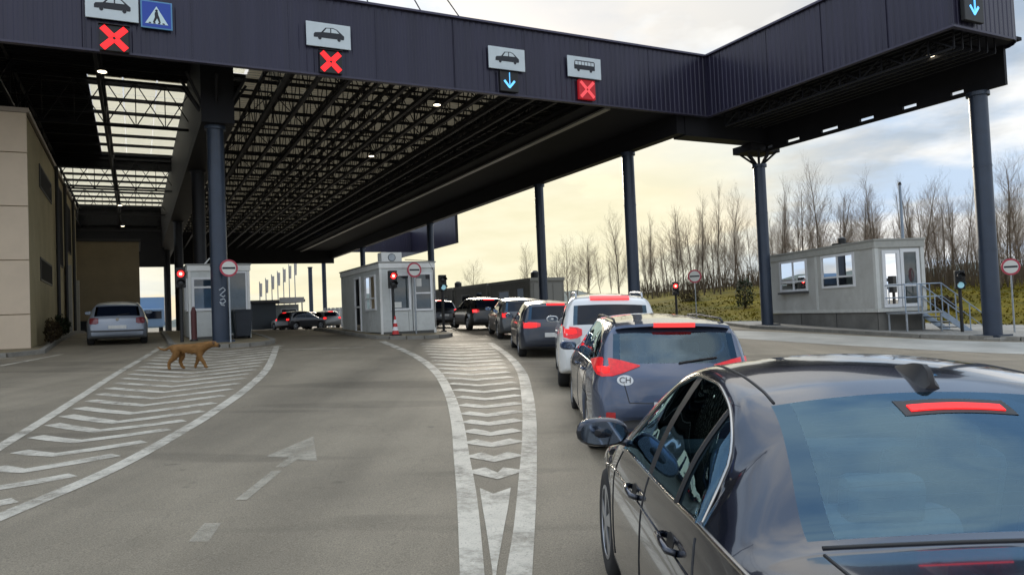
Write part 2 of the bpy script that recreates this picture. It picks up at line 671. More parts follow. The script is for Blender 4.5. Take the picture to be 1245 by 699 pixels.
def line_strip(pts, w, name='painted_line', dz=.006):
    P = [Vector(p) for p in pts]
    l, r = [], []
    for i, p in enumerate(P):
        d = (P[min(i + 1, len(P) - 1)] - P[max(i - 1, 0)]).normalized()
        n = Vector((-d.y, d.x)) * w / 2
        l.append(tuple(p + n))
        r.append(tuple(p - n))
    return band(l, r, dz, name=name)

def along(poly, s):
    for a, c in zip(poly[:-1], poly[1:]):
        d = math.dist(a, c)
        if s <= d:
            return (a[0] + (c[0] - a[0]) * s / d, a[1] + (c[1] - a[1]) * s / d)
        s -= d
    return poly[-1]

# --- left hatched area
LL = smooth_line([(-5.2, 6.4), (-6.02, 8.65), (-6.61, 10.35), (-7.46, 12.73), (-8.83, 16.56), (-11.2, 23.6)], 60)
LR = smooth_line([(-4.09, 4.6), (-4.09, 5.86), (-4.07, 7.03), (-4.12, 7.94), (-4.27, 9.3), (-4.47, 10.87), (-4.92, 13.55), (-5.73, 17.18), (-7.55, 23.6)], 60)
line_strip(LL, .15)
line_strip(LR, .17)
random.seed(4)
LBARS = [((-4.95, 6.1), (-4.65, 6.0), (-4.3, 6.35)), ((-5.15, 6.85), (-4.8, 6.7), (-4.34, 7.25)), ((-5.35, 7.6), (-4.94, 7.44), (-4.41, 8.16)),
         ((-5.62, 8.38), (-5.10, 8.18), (-4.46, 8.88)), ((-6.0, 9.25), (-5.28, 8.92), (-4.53, 9.66)), ((-6.32, 10.1), (-5.42, 9.58), (-4.61, 10.3)),
         ((-6.55, 10.8), (-5.52, 10.2), (-4.68, 11.08))]
a0, b0, c0 = Vector((-6.78, 11.5)), Vector((-5.66, 10.92)), Vector((-4.83, 11.88))
a1, b1, c1 = Vector((-8.37, 16.13)), Vector((-6.85, 15.45)), Vector((-5.9, 16.83))
for k in range(17):
    t = k / 6.0
    f = lambda p, q: tuple(p + (q - p) * t)
    LBARS.append((f(a0, a1), f(b0, b1), f(c0, c1)))
for a, m_, c in LBARS:
    if c[1] > 24:
        continue
    w = .20 + .03 * random.random()
    pts = resample([a, ((a[0] + m_[0]) / 2, (a[1] + m_[1]) / 2 - .02), m_, ((m_[0] + c[0]) / 2, (m_[1] + c[1]) / 2 - .03), c], .25)
    line_strip(pts, w, 'hatch_bar')

# --- centre hatched area
CLL = smooth_line([(-4.57, 24.94), (-2.82, 19.95), (-1.84, 16.16), (-1.26, 12.87), (-0.91, 10.13), (-0.70, 7.98), (-0.54, 6.31), (-0.39, 4.56), (-.26, 3.0)], 60)
CLR = smooth_line([(-4.33, 24.98), (-2.60, 19.95), (-1.65, 16.2), (-1.09, 12.87), (-0.74, 10.12), (-0.53, 7.97), (-0.37, 6.31), (-0.24, 4.56), (-.14, 3.0)], 60)
CRL = smooth_line([(-0.85, 23.6), (-0.29, 19.72), (0.02, 16.02), (0.08, 11.98), (0.05, 9.11), (-0.01, 7.03), (-0.06, 5.52), (-0.11, 4.55), (-.18, 3.0)], 60)
CRR = smooth_line([(-0.63, 23.6), (-0.09, 19.7), (0.22, 16.0), (0.28, 12.77), (0.255, 10.07), (0.19, 7.94), (0.13, 6.29), (0.05, 4.55), (-.02, 3.0)], 60)
band(CLL, CLR)
band(CRL, CRR)
CB = [((-0.44, 7.33), (-0.21, 7.06), (-0.05, 7.34)), ((-0.50, 8.02), (-0.26, 7.78), (-0.03, 8.04)), ((-0.58, 8.74), (-0.30, 8.51), (-0.01, 8.78)),
      ((-0.64, 9.42), (-0.34, 9.15), (0.00, 9.42)), ((-0.71, 10.07), (-0.38, 9.84), (0.02, 10.14)), ((-0.77, 10.75), (-0.43, 10.5), (0.03, 10.85)),
      ((-0.86, 11.5), (-0.50, 11.24), (0.04, 11.6)), ((-0.96, 12.33), (-0.50, 12.02), (0.04, 12.45)), ((-1.09, 13.2), (-0.56, 12.84), (0.03, 13.3))]
for k in range(1, 13):
    t = k / 6
    CB.append(tuple((p[0] + (q[0] - p[0]) * t, p[1] + (q[1] - p[1]) * t) for p, q in zip(((-1.09, 13.2), (-0.56, 12.84), (0.03, 13.3)), ((-2.05, 18.5), (-1.22, 18.05), (-0.32, 18.5)))))
for a, m_, c in CB:
    line_strip(resample([a, m_, c], .2), .235 + .03 * random.random(), 'hatch_bar')
tip = MB()
for x0, x1, y in ((-.35, -.085, 6.68), (-.245, -.24, 6.40), (-.30, -.10, 6.2), (-.265, -.13, 5.5), (-.21, -.155, 4.7), (-.18, -.175, 4.2)):
    pass
tp = [(-.36, 6.62), (-.235, 6.42), (-.085, 6.62), (-.105, 6.0), (-.13, 5.5), (-.165, 4.7), (-.175, 4.3), (-.20, 4.7), (-.265, 5.5), (-.31, 6.0)]
tip.v = [(x, y, ground(x, y) + .006) for x, y in tp]
tip.f = [tuple(range(len(tp)))]
tip.build('hatch_tip', PAINT, road)
# faint worn lane arrow
ar = MB()
for poly in ([(-2.50, 9.1), (-2.10, 7.75), (-2.33, 7.86), (-2.36, 7.5), (-2.46, 7.5), (-2.45, 7.95), (-2.72, 8.0)],
             [(-2.44, 7.35), (-2.34, 7.35), (-2.31, 6.3), (-2.41, 6.3)], [(-2.40, 5.65), (-2.27, 5.65), (-2.19, 5.22), (-2.33, 5.22)]):
    n = len(ar.v)
    ar.v += [(x, y, ground(x, y) + .005) for x, y in poly]
    ar.f.append(tuple(range(n, n + len(poly))))
FAINT = worn_paint('faint_road_paint', .40, .68, .28, .92, (.50, .46, .37), .75)
ar.build('lane_arrow', FAINT, road)
line_strip(resample([(-13.4, 16.6), (-12.58, 18.12), (-12.93, 21.17)][1:], .5), .14)
line_strip([(-14.6, 20.0), (-13.48, 20.04)], .13)
line_strip(resample([(-6.9, 22.0), (-4.6, 22.6)], .4), .12)   # stop line under the canopy

# --- raised islands and pavements
def slab(name, poly, h, m, kerb=None):
    b = MB()
    n = len(poly)
    cx, cy = sum(p[0] for p in poly) / n, sum(p[1] for p in poly) / n
    K = 5
    vs = []
    for k in range(1, K + 1):
        for x, y in poly:
            X, Y = cx + (x - cx) * k / K, cy + (y - cy) * k / K
            vs.append((X, Y, ground(X, Y) + h))
    vs += [(x, y, ground(x, y) - .1) for x, y in poly]
    c = len(vs)
    vs.append((cx, cy, ground(cx, cy) + h))
    fs = [(c, i, (i + 1) % n) for i in range(n)]
    for k in range(K):
        fs += [(k * n + i, (k + 1) * n + i, (k + 1) * n + (i + 1) % n, k * n + (i + 1) % n) for i in range(n)]
    b.add(vs, fs)
    o = struct(b.build(name, m))
    if kerb:
        # individual kerb stones round the edge
        ring = resample(poly + [poly[0]], 1.0)
        for a, d in zip(ring[:-1], ring[1:]):
            L_ = math.dist(a, d)
            if L_ < .15:
                continue
            mx, my = (a[0] + d[0]) / 2, (a[1] + d[1]) / 2
            kb = MB().box((0, 0, 0), (L_ - .012, .16, .22))
            s = kb.build('kerb_stone', kerb, o, bevel=.012)
            s.location = (mx, my, ground(mx, my) + h - .1)
            dz = ground(*d) - ground(*a)
            s.rotation_euler = (0, -math.atan2(dz, L_), math.atan2(d[1] - a[1], d[0] - a[0]))
    return o

def uvpoly(pts):
    return [UV(*p) for p in pts]

def nose(u0, u1, v0, v1, n=8):
    c, r = (u0 + u1) / 2, (u1 - u0) / 2
    return uvpoly([(c - r * math.cos(math.pi * k / n), v0 + r - r * math.sin(math.pi * k / n)) for k in range(n + 1)] + [(u1, v1), (u0, v1)])
KERB = mat('kerb_concrete', (.22, .21, .185), .85, var=.25, scale=2.5, dirt=.5)
slab('booth_island', nose(7.45, 10.5, 24.6, 35), .11, PAVE, KERB)
slab('booth_island', nose(1.0, 4.1, 24.4, 35), .11, PAVE, KERB)
slab('pavement', uvpoly([(-9, 24.2), (-3.2, 24.6), (-2.45, 25.4), (-2.45, 46), (-9, 46)]), .11, PAVE, KERB)
slab('pavement', [(10.1, 31.5), (12.4, 26.1), (13.3, 24.3), (15.6, 22.9), (20.5, 21.0), (30, 17), (34, 22), (20, 30), (14.5, 36), (10.0, 36.5)], .12, CONCRETE, KERB)
# pale worn concrete apron of the outer lane, colour lightened further to imitate wet sheen
b = MB()
ap = [(4.6, 33), (12.6, 25.4), (15.5, 22.2), (28, 16.4), (26, 13.6), (14.6, 18.0), (8.2, 23.6), (2.6, 33)]
N_ = 10
L1 = smooth_line([(4.0, 34), (9.8, 28.5), (12.9, 24.0), (15.5, 22.2), (28, 16.6)], 40)
L2 = smooth_line([(2.4, 33), (7.4, 25.0), (10.5, 21.0), (14.0, 18.2), (26, 12.4)], 40)
for l, r in zip(L1, L2):
    for k in range(6):
        t = k / 5
        x, y = l[0] + (r[0] - l[0]) * t, l[1] + (r[1] - l[1]) * t
        b.v.append((x, y, ground(x, y) + .004))
b.f = [(i * 6 + k, i * 6 + k + 1, (i + 1) * 6 + k + 1, (i + 1) * 6 + k) for i in range(40) for k in range(5)]
struct(b.build('lane_apron', mat('apron_concrete', (.36, .35, .31), .5, var=.22, scale=.5, dirt=.4), fix=False))

# --- grass bank on the right
BANK = [(-3, 60), (2, 50), (9.6, 37.5), (14.6, 35.2), (20, 29.3), (33, 20.5), (80, -8)]
def bank_height(d):
    return pchip([(0, 0), (3, .22), (10, 1.0), (20, 1.75), (32, 2.3), (60, 2.9), (200, 4)], d)
bl = smooth_line(BANK, 70)
b = MB()
dist = [0, .8, 2, 4, 6, 8, 11, 14, 18, 23, 29, 36, 46, 60, 90, 200]
def bank_pt(i, d):
    p = bl[i]
    q = (p[0] + d * .62, p[1] + d * .785)
    return (q[0], q[1], ground(p[0], p[1]) + .05 + bank_height(d) + (.10 * math.sin(q[0] * 1.3) * math.cos(q[1] * .9) if d > 1 else 0))
for i in range(71):
    for d in dist:
        b.v.append(bank_pt(i, d))
nd = len(dist)
b.f = [(i * nd + k, (i + 1) * nd + k, (i + 1) * nd + k + 1, i * nd + k + 1) for i in range(70) for k in range(nd - 1)]
struct(b.build('grass_bank', GRASS, smooth=True))

# --- far hills
b = MB()
random.seed(9)
HN = 120
for k in range(HN + 1):
    a = R(-75 + 150 * k / HN)
    h = 62 + 34 * math.sin(k * .23 + 1) + 20 * math.sin(k * .61) + 8 * math.sin(k * 1.7)
    h *= .75 if a > -.2 else 1.0
    for r_, z in ((1500, -20), (1900, h * .45), (2300, h * .95), (2600, h * .8)):
        b.v.append((math.sin(a) * r_, math.cos(a) * r_, z))
b.f = [(k * 4 + j, (k + 1) * 4 + j, (k + 1) * 4 + j + 1, k * 4 + j + 1) for k in range(HN) for j in range(3)]
struct(b.build('hills', mat('forested_hills', (.10, .125, .12), .95, spec=.05, var=.3, scale=.01), smooth=True))

# ---------------------------------------------------------------- canopy
def corrugated(u0, u1, z0, z1, pitch=.22, depth=.013):
    """profile sheet in (s, depth, z)"""
    pts = []
    s = u0
    while s < u1 - 1e-6:
        for f, d in ((0, 0), (.30, 0), (.42, depth), (.85, depth), (.97, 0)):
            if s + f * pitch < u1:
                pts.append((s + f * pitch, d))
        s += pitch
    pts.append((u1, 0))
    return pts

canopy = thing('border_canopy', 'huge dark purple steel canopy on blue columns spanning the checkpoint lanes', 'canopy', rz=ANG)
ZB, ZT = 9.22, 11.6
def fascia(name, pts, fn, z0=ZB, z1=ZT):
    b = MB()
    vs = [fn(s, d, z) for s, d in pts for z in (z0, z1)]
    fs = [(2 * i, 2 * i + 2, 2 * i + 3, 2 * i + 1) for i in range(len(pts) - 1)]
    b.add(vs, fs)
    return b.build(name, FASCIA, canopy, fix=False)
fascia('fascia_panel', corrugated(-22, 20.7, 0, 0), lambda s, d, z: (s, 22.6 - d, z))
fascia('fascia_panel', corrugated(12.6, 22.6, 0, 0), lambda s, d, z: (20.7 - d, s, z))
MB().span((20.60, 22.50, ZB), (20.71, 22.61, ZT)).build('corner_trim', FASCIA, canopy)
def right_front(s, d, z):
    if s < 23.55:
        return (s, 12.6 - d, z)
    t = (s - 23.55) / .9
    if t <= 1.5:
        a = t * math.pi / 2 / 1.5
        r = .86
        return (23.55 + (r + d) * math.sin(a), 12.6 + r - (r + d) * math.cos(a), z)
    return (24.41 + d, 13.46 + (s - 23.55 - 1.35), z)
fascia('fascia_panel', corrugated(20.66, 35.0, 0, 0), right_front)
# sheet joints
for k in range(15):
    u = -20 + 2.7 * k
    MB().span((u, 22.570, ZB), (u + .03, 22.585, ZT)).build('sheet_joint', FASCIA, canopy)
for k in range(4):
    v = 14.6 + 2.4 * k
    MB().span((20.670, v, ZB), (20.685, v + .03, ZT)).build('sheet_joint', FASCIA, canopy)
# backing and top flashing
b = MB()
b.span((-22, 22.68, ZB + .02), (20.6, 22.8, ZT - .05))
b.span((20.78, 12.7, ZB + .02), (20.86, 22.6, ZT - .05))
b.build('fascia_backing', DARKSTEEL, canopy)
b = MB()
b.span((-22, 22.48, ZT), (20.62, 22.82, ZT + .07))
b.span((20.58, 12.48, ZT), (20.86, 22.82, ZT + .07))
b.span((20.86, 12.48, ZT), (23.6, 12.70, ZT + .07))
b.build('roof_flashing', FASCIA_EDGE, canopy)
b = MB()
b.span((-22, 22.52, ZB - .06), (20.60, 22.70, ZB))
b.span((20.62, 12.52, ZB - .06), (20.80, 22.70, ZB))
b.span((20.80, 12.52, ZB - .06), (23.5, 12.66, ZB))
b.build('fascia_sill', mat('fascia_sill_paint', (.05, .047, .075), .45, .3), canopy)

VE = 82.0
ZD = 11.3
# roof deck: bands of different sheets
def deck(name, m, u0, u1, v0, v1, z=ZD, rib=.3):
    b = MB()
    pts = []
    s = v0
    while s < v1:
        pts += [(s, 0), (s + rib * .45, 0), (s + rib * .5, .05), (s + rib * .95, .05)]
        s += rib
    vs = [(u, p, z + d) for p, d in pts for u in (u0, u1)]
    b.add(vs, [(2 * i, 2 * i + 1, 2 * i + 3, 2 * i + 2) for i in range(len(pts) - 1)])
    return b.build(name, m, canopy, fix=False)
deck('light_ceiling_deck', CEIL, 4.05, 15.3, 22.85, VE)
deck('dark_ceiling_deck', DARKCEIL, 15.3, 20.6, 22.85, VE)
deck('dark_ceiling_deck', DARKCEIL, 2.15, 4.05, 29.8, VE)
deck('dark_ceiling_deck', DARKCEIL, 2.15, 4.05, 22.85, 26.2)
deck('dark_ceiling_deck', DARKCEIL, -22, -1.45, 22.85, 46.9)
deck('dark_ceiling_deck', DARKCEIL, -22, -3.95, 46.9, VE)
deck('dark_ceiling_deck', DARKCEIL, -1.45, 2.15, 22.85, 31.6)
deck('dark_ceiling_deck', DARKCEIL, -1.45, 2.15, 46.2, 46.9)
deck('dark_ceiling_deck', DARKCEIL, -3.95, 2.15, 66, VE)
# skylight sheets, one by one
def sky_panes(u0, u1, v0, v1, nu, nv, z=ZD + .01):
    for i in range(nu):
        for j in range(nv):
            a, c = u0 + (u1 - u0) * i / nu + .03, u0 + (u1 - u0) * (i + 1) / nu - .03
            d, e = v0 + (v1 - v0) * j / nv + .05, v0 + (v1 - v0) * (j + 1) / nv - .05
            MB().span((a, d, z), (c, e, z + .02)).build('skylight_pane', SKYL, canopy)
sky_panes(-1.45, 2.15, 31.6, 46.2, 3, 6)
sky_panes(-3.95, 2.15, 46.9, 66, 4, 7)
sky_panes(2.3, 3.95, 26.2, 29.8, 1, 2)

def truss(p0, p1, depth, panels, ch=.1, web=.05, name='truss', m=DARKSTEEL, x=False):
    b = MB()
    p0, p1 = Vector(p0), Vector(p1)
    up = Vector((0, 0, depth))
    b.bar(p0, p1, ch)
    b.bar(p0 + up, p1 + up, ch)
    for k in range(panels + 1):
        a = p0.lerp(p1, k / panels)
        b.bar(a, a + up, web)
        if k < panels:
            c = p0.lerp(p1, (k + 1) / panels)
            b.bar(a + up * (k % 2), c + up * ((k + 1) % 2), web)
            if x:
                b.bar(a + up * ((k + 1) % 2), c + up * (k % 2), web)
    return b.build(name, m, canopy)

for k in range(13):                       # long roof trusses that run away from the viewer
    u = 4.5 + .98 * k
    truss((u, 22.9, 9.55), (u, VE - .3, 9.55), 1.45, 42, .13, .030)
for k in range(4):
    u = -8.6 + 2.45 * k + (.35 if k == 3 else 0)
    truss((u, 22.9, 9.7), (u, VE - .3, 9.7), 1.4, 24, .10, .05)
for k in range(27):                       # purlins across
    v = 23.6 + 2.15 * k
    MB().span((-12, v, 11.10), (20.4, v + .09, 11.24)).build('purlin', DARKSTEEL, canopy)
for k in range(10):
    v = 25.0 + 6.0 * k
    truss((3.9, v, 9.75), (19.2, v, 9.75), 1.3, 12, .06, .035, 'cross_truss')
for v, zz in ((31.2, 9.3), (46.3, 9.4), (57, 9.5), (66.2, 9.5)):
    truss((-12, v, zz), (2.2, v, zz), 1.7, 14, .09, .035, 'cross_truss', x=True)
for v, zz in ((46.4, 10.6), (66.4, 9.9)):
    MB().span((-12, v, zz), (2.2, v + .12, 11.25)).build('cross_beam', DARKSTEEL, canopy)
MB().span((-8, 66.6, 6.6), (2.2, 67.0, 9.8)).build('cross_beam', DARKSTEEL, canopy)
# deep edge girders
def girder(u0, u1, v0, v1, zlo, zhi, name='edge_girder', slot=None):
    b = MB()
    gap = .32 if slot is None else .24
    b.span((u0, v0, zlo + gap), (u1, v1, zhi))
    b.span((u0, v0, zlo), (u1, v1, zlo + .12))
    L_ = v1 - v0
    n = max(4, int(L_ / 1.6))
    random.seed(int(u0 * 10) + 3)
    for k in range(n):
        a = v0 + L_ * k / n
        w = (.95 if slot is None else slot + .35 * random.random())
        b.span((u0 + .004, a, zlo + .12), (u1 - .004, a + w * L_ / n if slot else a + L_ / n - .0005, zlo + gap))
    return b.build(name, DARKSTEEL, canopy)
girder(19.3, 19.7, 22.9, VE, 8.48, 9.3)
girder(2.0, 3.0, 25.2, VE, 8.15, 11.2)
MB().span((15.2, 22.85, 9.30), (20.6, VE, 9.36)).build('soffit', DARKCEIL, canopy)
girder(24.18, 24.30, 13.2, 23.6, 8.08, 9.35, slot=.42)
b = MB()
b.span((19.7, 22.85, 8.42), (24.18, 23.6, 9.3))
b.span((23.35, 23.0, 8.10), (24.17, 24.1, 8.40))
b.span((24.31, 23.0, 8.10), (25.0, 24.1, 8.9))
b.build('end_girder', DARKSTEEL, canopy)
b = MB()
b.span((-12, VE - .25, 7.95), (19.7, VE, 11.2))
b.build('end_girder', DARKSTEEL, canopy)
b = MB()
b.span((20.9, 12.75, 9.32), (24.36, 23.5, 9.42))
b.build('soffit', DARKCEIL, canopy)
for k in range(6):
    truss((21.2 + .4 * k, 12.9, 8.75 + .02 * k), (21.2 + .4 * k, 22.2, 8.75 + .02 * k), .5, 12, .06, .04, 'truss')
b = MB()
b.span((15.9, 22.9, 9.15), (16.15, VE - 1, 9.22))
b.build('cable_tray', mat('pale_cable_tray', (.32, .31, .30), .5, .4), canopy)
# far side strip of fascia at the rear
fascia('fascia_panel', corrugated(69, 92, 0, 0), lambda s, d, z: (29.0 - d, s, z), 8.9, 12.2)
MB().span((29.02, 69, 8.95), (29.3, 92, 12.15)).build('fascia_backing', DARKSTEEL, canopy)
fascia('fascia_panel', corrugated(-22, 29.3, 0, 0), lambda s, d, z: (s, VE + .3 + d, z))

def column(u, v, ztop, r=.27, head=True, up=1.2, spread=.95, m=STEELBLUE):
    zb = guv(u, v)
    b = MB()
    b.lathe([(r, zb - .1), (r, ztop)], 20, (u, v, 0))
    b.span((u - r - .12, v - r - .12, zb + .08), (u + r + .12, v + r + .12, zb + .15))
    b.lathe([(r + .07, ztop - .12), (r + .07, ztop)], 20, (u, v, 0))
    for zz in (zb + (ztop - zb) * .36, zb + (ztop - zb) * .70):
        b.lathe([(r + .012, zz - .03), (r + .012, zz + .03)], 20, (u, v, 0))
    c = b.build('column', m, canopy, auto=35)
    MB().span((u - r - .25, v - r - .25, zb - .2), (u + r + .25, v + r + .25, zb + .075)).build('footing', CONCRETE, c, bevel=.02)
    if head:
        for k in range(8):
            t = math.pi / 4 * k
            s = spread * (1.25 if k % 2 else 1.0)
            MB().tube([(u + .12 * math.cos(t), v + .12 * math.sin(t), ztop - .03), (u + s * math.cos(t), v + s * math.sin(t), ztop + up)], .05, 6).build('strut', DARKSTEEL, c)
    return c
for v in (26.5, 34.6, 51.2, 69.5, 86):
    column(19.5, v, 8.48, .26 if v < 30 else .24, False)
c263 = column(2.45, 25.75, 8.15, .265, True, 1.45, 1.0)
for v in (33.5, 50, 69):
    column(2.45, v, 8.2, .26, False, m=mat('column_dark_tone', (.012, .013, .018), .5))  # rear columns of this row get a darker colour
column(24.25, 14.1, 8.08, .27, False)
column(24.25, 23.5, 7.62, .25, True, .52, .62)
column(19.5, 93.5, 8.4, .25, False)
# white sticker marks on two columns
b = MB()
for path in ([(-.10, 2.78), (.02, 2.86), (.10, 2.78), (.0, 2.70), (-.08, 2.62), (.02, 2.56), (.10, 2.62)], [(-.08, 2.46), (.04, 2.50), (.10, 2.42), (.0, 2.34), (-.09, 2.40), (-.04, 2.30), (.09, 2.28)]):
    P = []
    for p, q in zip(path[:-1], path[1:]):
        P += [(p[0] + (q[0] - p[0]) * k / 4, p[1] + (q[1] - p[1]) * k / 4) for k in range(4)]
    b.tube([(2.45 + .268 * math.sin((x + .06) / .265), 25.75 - .268 * math.cos((x + .06) / .265), z) for x, z in P], .016, 5)
b.build('scrawl', mat('scrawl_white', (.5, .55, .6), .7), c263)

# stay mast and cables above the roof
mast_top = (5.2, 30, 25)
b = MB()
b.tube([(5.2, 30, ZD), mast_top], .2, 12)
b.build('stay_mast', STEELBLUE, canopy)
for (u, v) in ((7.35, 23.6), (9.35, 23.6), (10.9, 23.6)):
    MB().tube([(u, v, ZT - .1), mast_top], .022, 6).build('stay_cable', DARKSTEEL, canopy)

# ---------------------------------------------------------------- lane signs on the fascia
def on_fascia(u, z, v=22.5):
    return (*UV(u, v), z)

def sign_board(name, label, u0, u1, z0, z1, m=SIGNW, frame=None, group=None):
    r = thing(name, label, 'sign', on_fascia((u0 + u1) / 2, z0), ANG, group)
    w, h = u1 - u0, z1 - z0
    MB().span((-w / 2, -.045, 0), (w / 2, 0.0, h)).build('board', m, r, bevel=.01)
    return r, w, h

CAR_BODY = [(-.48, .30), (-.48, .44), (-.44, .52), (-.24, .56), (-.10, .80), (.14, .83), (.27, .77), (.42, .58), (.50, .48), (.50, .34), (.47, .30),
            (.40, .30), (.37, .38), (.29, .38), (.26, .30), (-.22, .30), (-.25, .38), (-.33, .38), (-.36, .30)]
def pictogram_car(r, w, h, s=.70):
    f = lambda a, b, d: (a * w * s, -.046 - d, h * (.12 + b * .85) - .0)
    MB().prism(CAR_BODY, .0, .006, f).build('car_pictogram', SIGNK, r)
    for poly in ([(-.17, .57), (-.07, .765), (.05, .785), (.05, .58)], [(.085, .58), (.085, .785), (.15, .785), (.25, .73), (.34, .59)]):
        MB().prism(poly, .006, .009, f).build('window_pictogram', SIGNW, r)
    for cx in (-.29, .33):
        pts = [(cx + .058 * math.cos(t * math.pi / 7), .30 + .105 * math.sin(t * math.pi / 7)) for t in range(14)]
        MB().prism(pts, .0, .008, f).build('wheel_pictogram', SIGNK, r)

def pictogram_bus(r, w, h, s=.62):
    f = lambda a, b, d: (a * w * s, -.046 - d, h * (.12 + b * .85))
    MB().prism([(-.5, .32), (-.5, .55), (-.47, .78), (-.42, .82), (.46, .82), (.5, .76), (.5, .32)], 0, .006, f).build('bus_pictogram', SIGNK, r)
    for k in range(6):
        a = -.45 + .155 * k
        MB().prism([(a, .57), (a, .76), (a + .13, .76), (a + .13, .57)], .006, .009, f).build('window_pictogram', SIGNW, r)
    for cx in (-.3, .3):
        pts = [(cx + .065 * math.cos(t * math.pi / 7), .31 + .115 * math.sin(t * math.pi / 7)) for t in range(14)]
        MB().prism(pts, 0, .008, f).build('wheel_pictogram', SIGNK, r)

r, w, h = sign_board('car_lane_sign', 'white car sign left of the blue pedestrian sign, over the leftmost lane', -1.03, .25, 10.05, 10.80)
pictogram_car(r, w, h)
r, w, h = sign_board('car_lane_sign', 'white car sign above the bright red cross beside the roof column, second from left', 4.80, 6.16, 10.03, 10.78)
pictogram_car(r, w, h)
r, w, h = sign_board('car_lane_sign', 'white car sign above the blue down arrow in the middle of the fascia', 10.92, 12.32, 10.03, 10.80)
pictogram_car(r, w, h, .66)
r, w, h = sign_board('bus_lane_sign', 'white bus sign above the dim red cross near the fascia corner', 14.07, 15.50, 10.08, 10.85)
pictogram_bus(r, w, h)
r, w, h = sign_board('pedestrian_crossing_sign', 'small square blue pedestrian crossing sign on the fascia', .30, 1.10, 9.95, 10.73, mat('sign_blue_edge', (.10, .28, .50), .4))
f = lambda a, b, d: (a, -.046 - d, b)
MB().prism([(-.36, .04), (.36, .04), (.36, .74), (-.36, .74)], 0, .004, f).build('blue_field', SIGNB, r)
MB().prism([(-.29, .13), (.29, .13), (0, .63)], .004, .008, f).build('white_triangle', mat('sign_triangle', (.62, .78, .82), .4), r)
MB().prism([(-.035, .47), (.035, .47), (.04, .40), (.07, .32), (.10, .17), (.06, .17), (.01, .29), (-.05, .17), (-.10, .17), (-.045, .32), (-.05, .41)], .008, .011, f).build('walking_figure', SIGNK, r)
MB().lathe([(.035, -.0575), (.035, -.054)], 12, (0.0, 0, .505), 'Y').build('walking_head', SIGNK, r)
for k in range(4):
    MB().prism([(-.21 + .12 * k, .135), (-.15 + .12 * k, .135), (-.14 + .11 * k, .17), (-.19 + .11 * k, .17)], .008, .010, f).build('crossing_stripe', SIGNK, r)

def led_signal(label, u0, u1, z0, z1, kind, v=22.5, lit=REDX):
    r = thing('lane_signal', label, 'lane signal', (*UV((u0 + u1) / 2, v), z0), ANG)
    w, h = u1 - u0, z1 - z0
    MB().span((-w / 2, -.10, 0), (w / 2, .03, h)).build('housing', BLACK if kind != 'dim' else REDPANEL, r, bevel=.015)
    MB().span((-w / 2 - .02, -.16, h), (w / 2 + .02, .02, h + .015)).build('visor', BLACK, r)
    c = h / 2
    y = -.108
    if kind in ('cross', 'dim'):
        l = w * .45
        for s in (-1, 1):
            for q in (-1, 1):      # four arms with rows of light points
                MB().bar((s * l * .08, y, c + q * l * .08), (s * l * .90, y, c + q * l * .90), .012, .17 if kind == 'cross' else .12).build('light_bar', lit, r, bevel=.005)
    else:
        for p, q in (((0, c + .30), (0, c - .12)), ((-.20, c + .02), (0.01, c - .22)), ((.20, c + .02), (-.01, c - .22))):
            MB().bar((p[0], y, p[1]), (q[0], y, q[1]), .012, .075).build('light_bar', lit, r)
    return r
led_signal('lit red cross signal under the leftmost white car sign', -.71, 0.0, 9.17, 9.88, 'cross')
led_signal('lit red cross signal under the second white car sign', 5.17, 5.85, 9.22, 9.92, 'cross')
led_signal('lit blue down arrow signal under the third white car sign', 11.30, 12.0, 9.26, 9.97, 'arrow', lit=BLUELED)
led_signal('dim red cross signal under the white bus sign', 14.48, 15.18, 9.29, 10.0, 'dim', lit=REDXDIM)
led_signal('lit blue down arrow signal on the projecting fascia at top right', 20.98, 21.86, 9.36, 10.2, 'arrow', v=12.5, lit=BLUELED)

def floodlight(label, u, v, z):
    r = thing('floodlight', label, 'lamp', (*UV(u, v), z), ANG)
    MB().lathe([(.08, .12), (.14, .03), (.15, 0)], 16).build('housing', BLACK, r)
    MB().tube([(0, 0, .12), (0, 0, .75)], .02, 6).build('hanger', DARKSTEEL, r)
    MB().lathe([(.115, -.012), (.115, .004)], 16).build('lens', LAMPLIT, r)
floodlight('lit round floodlight under the fascia below the leftmost red cross', -.7, 23.7, 8.98)
floodlight('lit round floodlight under the ceiling left of the middle blue arrow', 9.5, 23.8, 8.98)
floodlight('lit round floodlight under the projecting soffit at top right', 21.5, 13.8, 8.85)
floodlight('lit round floodlight in the inner corner where the fascia steps out', 20.3, 23.2, 8.9)
floodlight('lit round floodlight deep under the ceiling grid, middle distance', 9.8, 32.9, 9.1)
floodlight('lit round floodlight above the left lane, nearer of two', -.7, 50.2, 9.1)
floodlight('lit round floodlight above the left lane, farther of two', -.7, 60.3, 9.1)

